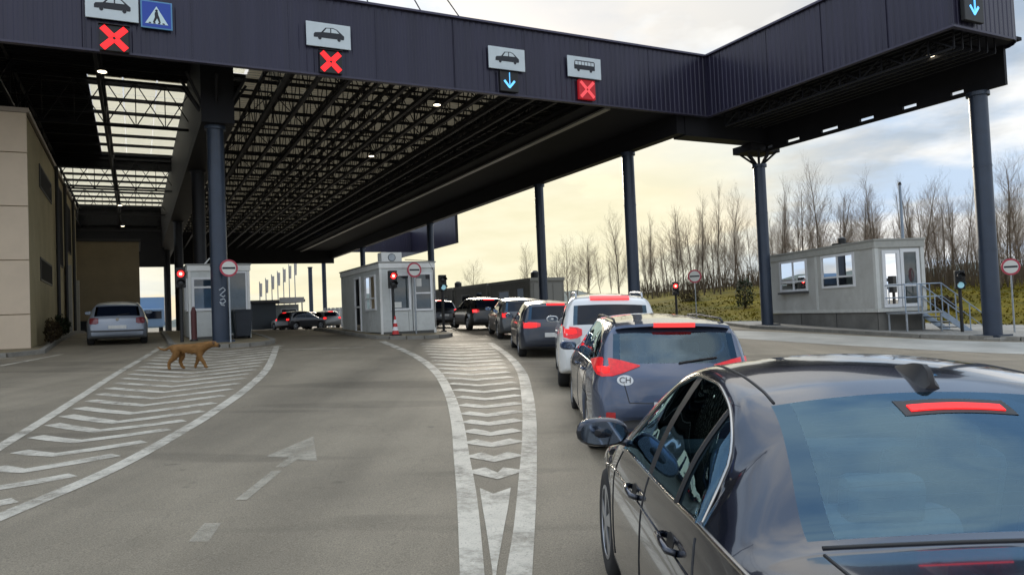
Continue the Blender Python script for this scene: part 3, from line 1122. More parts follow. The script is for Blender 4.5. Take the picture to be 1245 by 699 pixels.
# ---------------------------------------------------------------- cars
# car frame: x right, y forward measured from the rear bumper, z up
HATCH = dict(
    L=4.3, W=1.8, H=1.46,
    zc=[(0, .46), (.012, .58), (.04, .74), (.09, .90), (.15, .985), (.36, 1.27), (.43, 1.36), (.52, 1.40), (.75, 1.425), (1.3, 1.455), (2.0, 1.46), (2.35, 1.435), (2.6, 1.36),
        (3.28, 1.00), (3.4, .965), (3.95, .86), (4.15, .76), (4.26, .62), (4.30, .48)],
    crown=[(0, .012), (.4, .022), (1.2, .045), (2.4, .05), (3.3, .05), (4.3, .03)],
    wmid=[(0, .74), (.05, .80), (.2, .865), (.7, .90), (3.3, .90), (3.9, .865), (4.15, .78), (4.3, .64)],
    zmid=.66,
    zbelt=[(0, .94), (1, .945), (3.2, .90), (3.6, .87), (4.3, .66)],
    wbelt=[(0, .68), (.1, .75), (.3, .81), (1, .845), (3.2, .84), (4.0, .77), (4.3, .58)],
    ze=[(.50, .94), (.56, 1.02), (.75, 1.20), (1.1, 1.325), (1.6, 1.365), (2.1, 1.36), (2.45, 1.29), (3.15, .905)],
    we=[(.4, .76), (.8, .70), (1.3, .655), (2.2, .635), (2.7, .68), (3.15, .83)],
    win=[(0, .64), (.15, .665), (.36, .625), (.5, .60), (1.2, .575), (2.4, .56), (3.28, .66), (3.6, .62), (4.3, .46)],
    rear=(.165, .405), wind=(2.58, 3.27), sides=[(.52, .98), (1.02, 1.86), (1.93, 3.14)],
    axles=(.78, 3.42), tyre=.315, arch=.36, sill=.21, bow=(.13, .22))

SEDAN = dict(
    L=4.60, W=1.86, H=1.425,
    zc=[(0, .46), (.012, .60), (.04, .77), (.08, .90), (.13, .965), (.26, 1.00), (.8, 1.028), (1.16, 1.030), (1.25, 1.045), (1.45, 1.155), (1.66, 1.262), (1.84, 1.335), (1.98, 1.375), (2.25, 1.412), (2.5, 1.422),
        (2.72, 1.395), (2.9, 1.32), (3.46, 1.00), (3.56, .965), (4.10, .87), (4.38, .77), (4.53, .63), (4.60, .48)],
    crown=[(0, .015), (.3, .03), (1.2, .03), (1.6, .04), (2.4, .05), (3.4, .05), (4.6, .03)],
    wmid=[(0, .74), (.06, .81), (.25, .885), (.9, .925), (3.6, .925), (4.2, .875), (4.5, .76), (4.60, .62)],
    zmid=.665,
    zbelt=[(0, .86), (.3, .91), (1.0, .94), (1.6, .940), (2.2, .918), (3.1, .885), (3.6, .86), (4.2, .77), (4.60, .62)],
    wbelt=[(0, .66), (.1, .73), (.3, .80), (1.0, .855), (2, .880), (3.2, .875), (4.2, .77), (4.60, .56)],
    ze=[(1.66, .94), (1.69, 1.03), (1.76, 1.13), (1.88, 1.225), (2.03, 1.288), (2.25, 1.328), (2.5, 1.330), (2.68, 1.285), (2.85, 1.19), (3.20, .885)],
    we=[(1.66, .865), (1.69, .81), (1.76, .742), (1.88, .70), (2.0, .675), (2.3, .650), (2.5, .650), (2.75, .70), (3.20, .87)],
    win=[(0, .62), (.15, .69), (1.0, .70), (1.24, .685), (1.84, .575), (2.2, .560), (2.65, .565), (3.4, .69), (3.8, .64), (4.60, .46)],
    rear=(1.245, 1.845), wind=(2.74, 3.45), sides=[(1.665, 1.945), (1.96, 2.46), (2.54, 3.19)],
    shoulder=([(0, .3), (1.1, .3), (1.35, .42), (1.7, .40), (2.0, .22), (4.6, .3)], [(0, .78), (1.1, .78), (1.35, .63), (1.7, .66), (2.0, .84), (4.6, .78)]), axles=(.98, 3.80), tyre=.328, arch=.375, sill=.20, bow=(.14, .26))

def variant(base, L=None, W=None, H=None, **over):
    s = {k: (list(v) if isinstance(v, list) else v) for k, v in base.items()}
    s.update(over)
    fy, fw, fz = (L or s['L']) / s['L'], (W or s['W']) / s['W'], (H or s['H']) / s['H']
    for k in ('zc', 'crown', 'zbelt', 'ze'):
        s[k] = [(y * fy, z * fz) for y, z in s[k]]
    for k in ('wmid', 'wbelt', 'we', 'win'):
        s[k] = [(y * fy, w * fw) for y, w in s[k]]
    s['zmid'] *= fz
    for k in ('rear', 'wind', 'axles'):
        s[k] = tuple(y * fy for y in s[k])
    s['sides'] = [(a * fy, c * fy) for a, c in s['sides']]
    s.update(L=s['L'] * fy, W=s['W'] * fw, H=s['H'] * fz)
    return s

NB, NM, NS, NG, NP, NT = 5, 4, 5, 6, 5, 9        # row counts of the half section
def section(s, y):
    zc = pchip(s['zc'], y)
    zin = zc - pchip(s['crown'], y)
    win = pchip(s['win'], y)
    zbelt, wbelt = pchip(s['zbelt'], y), pchip(s['wbelt'], y)
    inside = s['ze'][0][0] < y < s['ze'][-1][0]
    zbelt = min(zbelt, zin - .02)
    ze = max(zbelt, pchip(s['ze'], y)) if inside else zbelt
    ze = min(ze, zin - .012)
    we = pchip(s['we'], y) if inside else wbelt
    if ze - zbelt < .004:
        ze, we = zbelt, wbelt
    else:
        we = min(we, wbelt)
    win = min(win, we - .02)
    wm = pchip(s['wmid'], y)
    b = s['sill'] + (.10 * max(0, 1 - y / .35) ** 2) + (.06 * max(0, 1 - (s['L'] - y) / .4) ** 2)
    for a in s['axles']:
        d = abs(y - a)
        if d < s['arch']:
            b = max(b, s['tyre'] + math.sqrt(s['arch'] ** 2 - d * d))
    zmid = min(max(s['zmid'], b + .06), zbelt - .03)
    b = min(b, zmid - .05)
    P = [(0, b), (wm * .6, b), (wm - .06, b), (wm - .02, b + .012), (wm - .006, b + min(.05, (zmid - b) * .4))]
    z4 = P[-1][1]
    for k in range(1, NM + 1):
        t = k / NM
        P.append((wm - .006 + .012 * math.sin(t * math.pi * .5) + .006 * math.sin(t * math.pi), z4 + (zmid - z4) * t))
    w3 = P[-1][0]
    for k in range(1, NS + 1):
        t = k / NS
        P.append((w3 - (w3 - wbelt) * t ** 1.8, zmid + (zbelt - zmid) * t))
    for k in range(1, NG + 1):
        t = k / NG
        P.append((wbelt + (we - wbelt) * t + .022 * math.sin(t * math.pi) * (1 if ze > zbelt else 0), zbelt + (ze - zbelt) * t))
    ka, kb = (pchip(s['shoulder'][0], y), pchip(s['shoulder'][1], y)) if 'shoulder' in s else (.30, .78)
    cw, cz = we + (win - we) * ka, ze + (zin - ze) * kb
    for k in range(1, NP + 1):
        t = k / NP
        P.append(((1 - t) ** 2 * we + 2 * t * (1 - t) * cw + t * t * win, (1 - t) ** 2 * ze + 2 * t * (1 - t) * cz + t * t * zin))
    for k in range(1, NT + 1):
        t = k / NT
        P.append((win * (1 - t), zin + (zc - zin) * (1 - (1 - t) ** 2)))
    return P

def body_grid(s, step=.055):
    ys = set()
    pts = []
    y = 0.0
    last = None
    K = 900
    acc = 0
    ys.add(0.0)
    for k in range(K + 1):
        y = s['L'] * k / K
        z = pchip(s['zc'], y)
        if last:
            acc += math.hypot(y - last[0], (z - last[1]))
            if acc > step:
                ys.add(round(y, 4))
                acc = 0
        last = (y, z)
    for a in s['axles']:
        for k in range(-16, 17):
            ys.add(round(a + s['arch'] * 1.0 * math.sin(math.pi / 2 * k / 16), 4))
        ys.add(round(a - s['arch'] - .012, 4))
        ys.add(round(a + s['arch'] + .012, 4))
    keys = [*s['rear'], *s['wind']] + [q for p in s['sides'] for q in p] + [s['L'], .012, .03]
    ys = sorted(ys)
    out = []
    for y in ys:
        if all(abs(y - k) > .012 for k in keys) and (not out or y - out[-1] > .008):
            out.append(y)
    ys = sorted(set(out) | set(round(k, 4) for k in keys) | {0.0})
    rows = None
    V = []
    for y in ys:
        P = section(s, y)
        full = [(-w, z) for w, z in P] + [(w, z) for w, z in P[-2:0:-1]]
        rows = len(full)
        wmax = s['W'] / 2
        fr, ff = max(0, 1 - y / (.32 * s['L'])), max(0, 1 - (s['L'] - y) / (.28 * s['L']))
        for w, z in full:
            k = min(1, abs(w) / wmax) ** 2.3
            yy = y + s['bow'][0] * k * fr ** .7 - s['bow'][1] * k * ff ** .7
            V.append((w, yy, z))
    return ys, rows, V

def car_surface(s):
    ys, rows, V = body_grid(s)
    n = rows
    half = NB + NM + NS + NG + NP + NT            # index of the crown centre
    gl0, gl1 = NB + NM + NS - 1, NB + NM + NS + NG - 1
    tp0 = gl1 + NP
    reg = {'body': [], 'rear': [], 'wind': []}
    for k in ('seal_rear', 'seal_wind'):
        reg[k + 'L'], reg[k + 'R'] = [], []
    for i in range(len(s['sides'])):
        for sd in 'LR':
            reg['side%d%s' % (i, sd)] = []
    allf = []
    for i in range(len(ys) - 1):
        ym = (ys[i] + ys[i + 1]) / 2
        for j in range(n):
            q = (i * n + j, i * n + (j + 1) % n, (i + 1) * n + (j + 1) % n, (i + 1) * n + j)
            jj = j if j < half - 0 else None
            left = j < half - 1 + 0
            r = j if j <= half - 2 else (2 * (half - 1) - j - 1)      # row counted from the sill on either side
            a, c, d, e = (Vector(V[k]) for k in q)
            area = ((c - a).cross(d - a)).length + ((d - a).cross(e - a)).length
            if area < 2e-7:
                continue
            allf.append(q)
            key = 'body'
            if gl0 <= r < gl1:
                if s['sides'][0][0] < ym < s['sides'][-1][1]:
                    nxt = sum(1 for p in s['sides'] if ym > p[1])
                    key = 'pillar%d%s' % (nxt, 'L' if j <= half - 2 else 'R')
                    reg.setdefault(key, [])
                    for k, (p0, p1) in enumerate(s['sides']):
                        if p0 < ym < p1:
                            key = 'side%d%s' % (k, 'L' if j <= half - 2 else 'R')
            elif r >= tp0:
                if s['rear'][0] < ym < s['rear'][1]:
                    key = 'rear' if (r > tp0 and i > 0) else 'seal_rear' + ('L' if j <= half - 2 else 'R')
                elif s['wind'][0] < ym < s['wind'][1]:
                    key = 'wind' if r > tp0 else 'seal_wind' + ('L' if j <= half - 2 else 'R')
            reg[key].append(q)
    caps = [tuple(range(n))[::-1], tuple((len(ys) - 1) * n + k for k in range(n))]
    reg['body'] += caps
    return V, reg, allf + caps

def sub(V, faces):
    used = {}
    b = MB()
    for f in faces:
        g = []
        for i in f:
            if i not in used:
                used[i] = len(b.v)
                b.v.append(V[i])
            g.append(used[i])
        b.f.append(tuple(g))
    return b

_WH = {}
def wheel_meshes(r, w):
    k = (round(r, 3), w)
    if k in _WH:
        return _WH[k]
    t = MB()
    t.lathe([(r * .64, -w / 2 + .012), (r * .80, -w / 2), (r * .93, -w / 2 + .008), (r, -w / 2 + .04), (r, w / 2 - .04), (r * .93, w / 2 - .008), (r * .80, w / 2), (r * .64, w / 2 - .012)], 36, axis='X')
    tm = t.mesh('tyre', RUBBER, True)
    q = MB()
    for sd in (-1, 1):
        x = sd * (w / 2 - .028)
        q.lathe([(r * .66, x), (r * .66, x + sd * .02), (r * .60, x + sd * .022), (r * .58, x - sd * .02)], 36, axis='X')
        for a in range(5):
            t_ = 2 * math.pi * a / 5 + .3
            for off in (-.10, .10):
                q.bar((x + sd * .012, r * .10 * math.cos(t_), r * .10 * math.sin(t_)), (x + sd * .008, r * .60 * math.cos(t_ + off), r * .60 * math.sin(t_ + off)), .022, .045)
        q.lathe([(r * .16, x - sd * .01), (r * .15, x + sd * .02), (r * .08, x + sd * .026)], 16, axis='X')
        q.lathe([(r * .62, x - sd * .055), (r * .62, x - sd * .05)], 24, axis='X')
    rm = q.mesh('rim', ALLOY, False)
    _WH[k] = (tm, rm)
    return _WH[k]

def link(name, me, parent, loc=(0, 0, 0)):
    o = bpy.data.objects.new(name, me)
    COL.objects.link(o)
    o.parent = parent
    o.location = loc
    return o

class Car:
    def __init__(self, name, label, spec, x, y, yaw, paint, detail=1, group=None, glassmat=None, ref=0.0):
        self.s = spec
        m = slope_matrix(x, y, yaw)
        m = m @ Matrix.Translation((0, -ref, 0))
        self.root = thing(name, label, 'car', matrix=m, group=group)
        V, reg, allf = car_surface(spec)
        self.bvh = BVHTree.FromPolygons([Vector(v) for v in V], allf)
        body = sub(V, reg['body']).build('body', paint, self.root, smooth=True)
        body.data.set_sharp_from_angle(angle=R(62))
        self.body = body
        gm = glassmat or (CARGLASS if detail > 1 else CARDARK)
        sub(V, reg['rear']).build('rear_window', gm, self.root, smooth=True)
        sub(V, reg['wind']).build('windscreen', gm, self.root, smooth=True)
        for k, f in reg.items():
            if k.startswith('side') and f:
                sub(V, f).build('side_window', gm, self.root, smooth=True)
            elif k.startswith('seal') and f:
                sub(V, f).build('window_seal', glass('glass_frit', (.03, .04, .05), 1.95, 0.0, (.40, .66, .92)), self.root, smooth=True)
            elif k.startswith('pillar') and f:
                sub(V, f).build('window_pillar', BLACK, self.root, smooth=True)
        tm, rm = wheel_meshes(spec['tyre'], .21)
        for a in spec['axles']:
            for sd in (-1, 1):
                e = bpy.data.objects.new('wheel', tm)
                COL.objects.link(e)
                e.parent = self.root
                e.location = (sd * (spec['W'] / 2 - .115), a, spec['tyre'] - .004)
                link('rim', rm, e)
    def surf(self, y, row, sd=-1, t=0.0):
        """point of the body surface on section y at a fractional section row"""
        P = section(self.s, y)
        i = int(row)
        f = row - i
        w, z = P[i]
        if f:
            w, z = w + (P[i + 1][0] - w) * f, z + (P[i + 1][1] - z) * f
        k = min(1, w / (self.s['W'] / 2)) ** 2.3
        fr, ff = max(0, 1 - y / (.32 * self.s['L'])), max(0, 1 - (self.s['L'] - y) / (.28 * self.s['L']))
        return Vector((sd * w, y + self.s['bow'][0] * k * fr ** .7 - self.s['bow'][1] * k * ff ** .7, z))
    def trim(self, ys, row, r, m, name='window_trim', out=.002):
        for sd in (-1, 1):
            MB().tube([self.surf(y, row, sd) + Vector((sd * out, 0, out)) for y in ys], r, 6).build(name, m, self.root, smooth=True)
    def hit(self, org, d):
        p, n, i, t = self.bvh.ray_cast(Vector(org), Vector(d).normalized())
        return p, n
    def patch(self, name, m, cols, d=(0, 1, 0), off=.008, rows=5, parent=None, mirror=False, thick=.02, smooth=True):
        """cols: (s, z_lo, z_hi) along the axis across d; laid on the body where rays along d meet it"""
        objs = []
        for sg in ((1, -1) if mirror else (1,)):
            dd = Vector((d[0] * sg, d[1], d[2])).normalized()
            ax = Vector((dd.y, -dd.x, 0)).normalized() * sg
            b = MB()
            G = []
            for s_, lo, hi in cols:
                for k in range(rows):
                    z = lo + (hi - lo) * k / (rows - 1)
                    o = ax * s_ + Vector((0, self.s['L'] / 2 if abs(dd.x) > .8 else (0.6 if dd.y > 0 else self.s['L'] - .6), z)) - dd * 4
                    if abs(dd.x) > .8:
                        o = Vector((0, 0, z)) + Vector((0, s_, 0)) - dd * 4
                    p, n = self.hit(o, dd)
                    if p is None:
                        p, n = o + dd * 4, -dd
                    G.append((p, n if n.dot(dd) < 0 else -n))
            nr = rows
            nc = len(cols)
            b.v = [tuple(p + n * off) for p, n in G] + [tuple(p + n * (off - thick)) for p, n in G]
            N = nr * nc
            for i in range(nc - 1):
                for k in range(nr - 1):
                    q = (i * nr + k, (i + 1) * nr + k, (i + 1) * nr + k + 1, i * nr + k + 1)
                    b.f.append(q)
            ring = [i * nr for i in range(nc)] + [(nc - 1) * nr + k for k in range(1, nr)] + [i * nr + nr - 1 for i in range(nc - 2, -1, -1)] + [k for k in range(nr - 2, 0, -1)]
            for a, c in zip(ring, ring[1:] + ring[:1]):
                b.f.append((a, c, c + N, a + N))
            o = b.build(name, m, parent or self.root, smooth=smooth)
            o.data.set_sharp_from_angle(angle=R(50))
            objs.append(o)
        return objs
    def seam(self, pts, sd=-1, r=.0045, m=None, name='door_seam', step=.03, off=0.0):
        q = []
        for a, c in zip(pts[:-1], pts[1:]):
            n = max(1, int(math.dist(a, c) / step))
            q += [(a[0] + (c[0] - a[0]) * k / n, a[1] + (c[1] - a[1]) * k / n) for k in range(n)]
        q.append(pts[-1])
        P = []
        for y, z in q:
            p, n = self.hit((sd * 4, y, z), (-sd, 0, 0))
            if p is not None:
                P.append(p + Vector((sd, 0, 0)) * off)
        if len(P) > 1:
            return MB().tube(P, r, 6).build(name, m or BLACK, self.root, smooth=True)
    def mirror(self, y, z, paint, size=1.0):
        for sd in (-1, 1):
            w = pchip(self.s['wbelt'], y)
            c = Vector((sd * (w + .125 * size), y, z))
            b = MB()
            vs = []
            n, mrow = 18, 9
            for i in range(mrow + 1):
                f = -math.pi / 2 + math.pi * i / mrow
                for k in range(n):
                    t = 2 * math.pi * k / n
                    cx = abs(math.cos(t)) ** .75 * (1 if math.cos(t) > 0 else -1)
                    cz = abs(math.sin(t)) ** .8 * (1 if math.sin(t) > 0 else -1)
                    rr = math.cos(f) ** .6 if math.cos(f) > 1e-6 else 0
                    yy = math.sin(f) * (.085 if f > 0 else .035) * size
                    vs.append((c.x + .125 * size * cx * rr, c.y + yy, c.z + .068 * size * cz * rr - .012 * sd * cx * 0))
            fs = [(i * n + k, i * n + (k + 1) % n, (i + 1) * n + (k + 1) % n, (i + 1) * n + k) for i in range(mrow) for k in range(n)]
            b.add(vs, fs)
            b.bar((sd * (w - .03), y + .03, z - .07), (sd * (w + .05), y + .02, z - .045), .07, .035)
            o = b.build('wing_mirror', paint, self.root, smooth=True)
            g = MB()
            pts = [(.105 * size * abs(math.cos(t)) ** .75 * (1 if math.cos(t) > 0 else -1), .054 * size * abs(math.sin(t)) ** .8 * (1 if math.sin(t) > 0 else -1)) for t in [2 * math.pi * k / 20 for k in range(20)]]
            g.prism(pts, 0, .004, lambda a, e, d: (c.x + a, c.y - .030 * size - d, c.z + e))
            g.build('mirror_glass', mat('mirror_glass', (.26, .33, .46), .05, 1.0), o)  # blue of the reflected sky is put into the mirror colour
    def handle(self, y, z, m, l=.20):
        for sd in (-1, 1):
            p, n = self.hit((sd * 4, y, z), (-sd, 0, 0))
            cup = MB().lathe([(.045, 0), (.040, .004)], 14, (0, 0, 0), 'X')
            x = p.x
            h = MB().tube([(x + sd * .002, y - l / 2, z), (x + sd * .03, y - l / 2 + .02, z + .004), (x + sd * .034, y, z + .008), (x + sd * .03, y + l / 2 - .02, z + .004), (x + sd * .002, y + l / 2, z)], .013, 8)
            o = h.build('door_handle', m, self.root, smooth=True)
            self.patch('recess_shade', BLACK, [(y - .05, z - .02, z + .02), (y - .02, z - .035, z + .035), (y + .02, z - .035, z + .035), (y + .05, z - .02, z + .02)], d=(-sd, 0, 0), off=.002, rows=3, thick=.004, parent=o)  # black patch on the flat door paints the shade of a grip recess
    def plate(self, z, y_off=.0, w=.52, h=.11, m=None):
        p, n = self.hit((0, -4, z), (0, 1, 0))
        return MB().box((0, p.y - .012 + y_off, z), (w, .012, h)).build('number_plate', m or mat('plate_white', (.62, .62, .60), .5, var=.1, scale=9), self.root, bevel=.006)
    def wiper(self, z, l=.35):
        p, n = self.hit((.02, -4, z), (0, 1, 0))
        q, n2 = self.hit((l, -4, z + .05), (0, 1, 0))
        if p is None or q is None:
            return
        MB().tube([p + Vector((0, -.015, 0)), (p + q) / 2 + Vector((0, -.025, .005)), q + Vector((0, -.012, 0))], .011, 6).build('wiper', BLACK, self.root)
    def seats(self, rows):
        SEAT = mat('seat_fabric', (.14, .15, .165), .85, var=.2, scale=20)
        for y, xs in rows:
            for x in xs:
                b = MB().box((x, y, .72), (.50, .15, .62), m=Matrix.Rotation(R(14), 3, 'X'))
                b.box((x, y + .28, .42), (.50, .52, .16))
                o = b.build('seat', SEAT, self.root, bevel=.05)
                MB().box((x, y - .10, 1.06), (.25, .09, .15), m=Matrix.Rotation(R(8), 3, 'X')).build('headrest', SEAT, o, bevel=.035)

def paint(name, col, metal=.45, rough=.32):
    return mat(name, col, rough, metal * .5, coat=.6, var=.04, scale=2)

# ------- the near black saloon
INK = mat('black_blue_paint', (.014, .019, .034), .16, .6, coat=1.0, dirt=.10, dirtcol=(.06, .062, .065), scale=2.2)
c = Car('saloon_car', 'glossy black saloon car in the foreground with lit brake strip in its rear window', SEDAN, 1.41, .75, R(0), INK, detail=2, glassmat=glass('saloon_glass', (.55, .82, .93), 1.95, 0.0, (.47, .76, 1.0)))
saloon = c
ROW_BELT, ROW_TOP = NB + NM + NS - 1, NB + NM + NS + NG - 1
c.trim([1.662 + .0003 * k * k for k in range(12)] + list(np.linspace(1.74, 3.19, 44)), ROW_TOP, .0065, CHROME)
c.trim(np.linspace(1.0, 3.24, 44), ROW_BELT, .010, CHROME)
for sd in (-1, 1):
    c.seam([(2.50, .90), (2.475, .70), (2.48, .30)], sd)
    c.seam([(1.66, .90), (1.60, .80), (1.42, .66), (1.40, .50), (1.44, .28)], sd)
    c.seam([(3.24, .86), (3.30, .75), (3.31, .30)], sd)
    c.seam([(.35, .775), (1.0, .79), (2.0, .78), (3.3, .75), (4.0, .69)], sd, .006, INK, 'body_crease')
    MB().tube([c.surf(1.952, ROW_BELT + NG * k / 8.0 * .999, sd) + Vector((sd * .003, 0, 0)) for k in range(9)], .012, 6).build('window_bar', BLACK, c.root)
c.handle(1.92, .80, INK, .22)
c.handle(2.70, .785, INK, .22)
c.mirror(3.12, .985, INK, 1.08)
# rear: third brake light, boot lid, lamps
def on_glass(car, x, z):
    p, n = car.hit((x, -4, z), (0, 1, 0))
    return p, n
hb = [(x, 1.292 - .010 * (x / .2) ** 2, 1.306 - .010 * (x / .2) ** 2) for x in np.linspace(-.155, .155, 12)]
c.patch('brake_strip_housing', BLACK, [(x, a - .008, b_ + .012) for x, a, b_ in [(-.185, 1.284, 1.300)] + hb + [(.185, 1.284, 1.300)]], off=.002, rows=3, thick=.03)
c.patch('brake_strip', REDLIT, hb, off=.006, rows=4, thick=.03)
for (sa, sb) in (((-.62, .655), None),):
    pass
# boot lid shut line
def top_path(car, pts, r, m, name, off=0.0):
    P = []
    for x, y in pts:
        p, n = car.hit((x, y, 4), (0, 0, -1))
        P.append(p + n * off)
    return MB().tube(P, r, 6).build(name, m, car.root, smooth=True)
top_path(c, [(-.67, y) for y in np.linspace(.22, 1.19, 16)], .005, BLACK, 'boot_seam')
top_path(c, [(.67, y) for y in np.linspace(.22, 1.19, 16)], .005, BLACK, 'boot_seam')
top_path(c, [(x, 1.20 + .03 * (abs(x) / .69) ** 2.3) for x in np.linspace(-.66, .66, 24)], .006, BLACK, 'boot_seam')
for sd in (-1, 1):
    top_path(c, [(sd * (.560 + .0 * k), 1.86 + .05 * k) for k in range(16)], .006, BLACK, 'roof_seam')
TAIL = [(-.80, .70, .86), (-.70, .70, .875), (-.60, .715, .88), (-.50, .74, .87)]
c.patch('tail_light', REDLENS, [(s_, a, b_) for s_, a, b_ in TAIL], off=.006, mirror=False)
c.patch('tail_light', REDLENS, [(-s_, a, b_) for s_, a, b_ in TAIL[::-1]], off=.006)
c.plate(.62)
# heater wires in the rear window
b = MB()
for k in range(11):
    y = 1.34 + .042 * k
    w = .56 - .10 * k / 11
    P = []
    for x in np.linspace(-w, w, 14):
        p, n = c.hit((x, y, 4), (0, 0, -1))
        P.append(p - n * .003)
    b.tube(P, .0013, 4)
b.build('heater_wires', BLACK, c.root)['kind'] = 'stuff'
# roof aerial: lofted fin
b = MB()
fin = [(1.87, .040, .014), (1.90, .042, .052), (1.93, .040, .062), (2.0, .033, .046), (2.07, .024, .022), (2.12, .008, .004)]
for y, w, hh in fin:
    p, n = c.hit((0, y, 4), (0, 0, -1))
    z = p.z - .006
    b.v += [(-w, y, z), (-w * .62, y, z + hh * .45), (-w * .22, y + (.0 if hh < .02 else -.012), z + hh + .006), (w * .22, y + (.0 if hh < .02 else -.012), z + hh + .006), (w * .62, y, z + hh * .45), (w, y, z)]
b.f = [(i * 6 + k, i * 6 + k + 1, (i + 1) * 6 + k + 1, (i + 1) * 6 + k) for i in range(len(fin) - 1) for k in range(5)] + [tuple(range(6))[::-1], tuple((len(fin) - 1) * 6 + k for k in range(6))]
b.build('roof_aerial', BLACK, c.root, auto=40)
c.seats([(1.62, (-.36, .36)), (2.52, (-.37, .37))])
MB().span((-.60, 1.30, .88), (.60, 1.58, .93)).build('parcel_shelf', mat('shelf_cloth', (.30, .34, .37), .9), c.root, bevel=.02)
b = MB().span((-.72, 2.95, .62), (.72, 3.3, .92))
b.build('dashboard', DARKROOM, c.root, bevel=.05)
MB().span((-.74, 1.2, .28), (.74, 3.4, .36)).build('cabin_floor', DARKROOM, c.root)
MB().lathe([(.02, -.02), (.02, .02)], 8, (-.37, 2.86, .88), 'Y').tube([(-.37 + .18 * math.cos(t), 2.84, .90 + .18 * math.sin(t)) for t in [2 * math.pi * k / 24 for k in range(25)]], .014, 6).build('steering_wheel', BLACK, c.root)

# ------- blue-grey estate car ahead
WAGON = variant(HATCH, L=4.48, W=1.78, H=1.47,
    zc=[(0, .46), (.010, .58), (.03, .72), (.06, .86), (.10, .96), (.27, 1.27), (.31, 1.345), (.36, 1.385), (.5, 1.41), (.9, 1.44), (1.6, 1.46), (2.1, 1.455), (2.4, 1.42), (2.62, 1.35),
        (3.28, 1.00), (3.4, .965), (3.95, .86), (4.15, .76), (4.26, .62), (4.30, .48)],
    ze=[(.36, .95), (.42, 1.06), (.60, 1.22), (1.0, 1.325), (1.6, 1.365), (2.1, 1.36), (2.45, 1.29), (3.15, .905)],
    win=[(0, .62), (.10, .655), (.27, .635), (.4, .60), (1.2, .575), (2.4, .56), (3.28, .66), (3.6, .62), (4.3, .46)],
    rear=(.115, .285), sides=[(.38, .98), (1.02, 1.86), (1.93, 3.14)], bow=(.17, .22))
DENIM = mat('blue_grey_paint', (.070, .092, .150), .26, .5, coat=1.0, dirt=.12, dirtcol=(.10, .10, .10), scale=1.6)
c = Car('estate_car', 'blue-grey estate car with a white oval sticker right ahead of the black saloon', WAGON, 1.63, 7.55, R(-1.0), DENIM, detail=2, glassmat=glass('estate_glass', (.45, .62, .72), 2.0, 0.0, (.62, .84, 1.0)))
estate = c
for sgn in (1, -1):
    cols = [(-.82, .905, .99), (-.80, .87, 1.02), (-.76, .855, 1.045), (-.66, .865, 1.04), (-.56, .895, 1.02), (-.46, .935, .995), (-.38, .965, .975)]
    cols = [(s_ * sgn, a, b_) for s_, a, b_ in cols]
    if sgn < 0:
        cols = cols[::-1]
    o = c.patch('tail_light', mat('glowing_red_lens', (.55, .010, .015), .3, coat=.25, emit=.26, var=.35, scale=22), cols, off=.012, rows=6)[0]
    cl = [(-.79, .905, .945), (-.74, .895, .955), (-.69, .90, .95)]
    cl = [(s_ * sgn, a, b_) for s_, a, b_ in cl]
    c.patch('brake_bulb', REDLIT, cl if sgn > 0 else cl[::-1], off=.016, rows=4, parent=o)
    rf = [(-.80, .40, .44), (-.72, .39, .50), (-.64, .42, .50)]
    rf = [(s_ * sgn, a, b_) for s_, a, b_ in rf]
    c.patch('bumper_reflector', REDLENS, rf if sgn > 0 else rf[::-1], off=.008, rows=4)
    # side wrap of the lamp
# spoiler with brake strip
b = MB()
for k, x in enumerate(np.linspace(-.60, .60, 17)):
    p, n = c.hit((x, .55, 4), (0, 0, -1))
    yb = .235 + .10 * (abs(x) / .6) ** 2.2
    b.v += [(x, .50, p.z + .004), (x, yb, p.z + .004 - .02), (x, yb - .01, p.z - .045), (x, yb + .06, p.z - .06)]
b.f = [(i * 4 + k, i * 4 + k + 1, (i + 1) * 4 + k + 1, (i + 1) * 4 + k) for i in range(16) for k in range(3)]
sp = b.build('roof_spoiler', DENIM, c.root, smooth=True)
sp.data.set_sharp_from_angle(angle=R(35))
p, n = c.hit((0, .55, 4), (0, 0, -1))
b = MB()
for x in np.linspace(-.215, .215, 9):
    yb = .222 + .10 * (abs(x) / .6) ** 2.2
    b.v += [(x, yb, p.z - .062), (x, yb - .004, p.z - .016), (x, yb + .04, p.z - .016), (x, yb + .04, p.z - .062)]
b.f = [(i * 4 + k, i * 4 + (k + 1) % 4, (i + 1) * 4 + (k + 1) % 4, (i + 1) * 4 + k) for i in range(8) for k in range(4)] + [(0, 1, 2, 3), (35, 34, 33, 32)]
b.build('brake_strip', mat('lit_red_strip', (.85, .05, .05), .3, emit=.55), sp)
for sd in (-1, 1):       # roof rails
    P = []
    for y in np.linspace(.55, 2.35, 20):
        q, n = c.hit((sd * .585, y, 4), (0, 0, -1))
        P.append(q + Vector((0, 0, .035 if .6 < y < 2.3 else .005)))
    MB().tube(P, .013, 8).build('roof_rail', BLACK, c.root, smooth=True)
    c.seam([(1.06, .93), (1.0, .80), (1.14, .62), (1.16, .3)], sd)
    c.seam([(1.98, .92), (1.96, .3)], sd)
c.trim(np.linspace(.45, 3.2, 40), ROW_BELT, .009, CHROME)
c.handle(1.32, .84, DENIM)
c.handle(2.28, .82, DENIM)
c.mirror(3.08, .99, DENIM, .95)
c.wiper(1.0, .42)
c.plate(.56)
c.seam([(y, .30) for y in np.linspace(1.2, 3.2, 4)], -1, .004, BLACK, 'sill_seam')
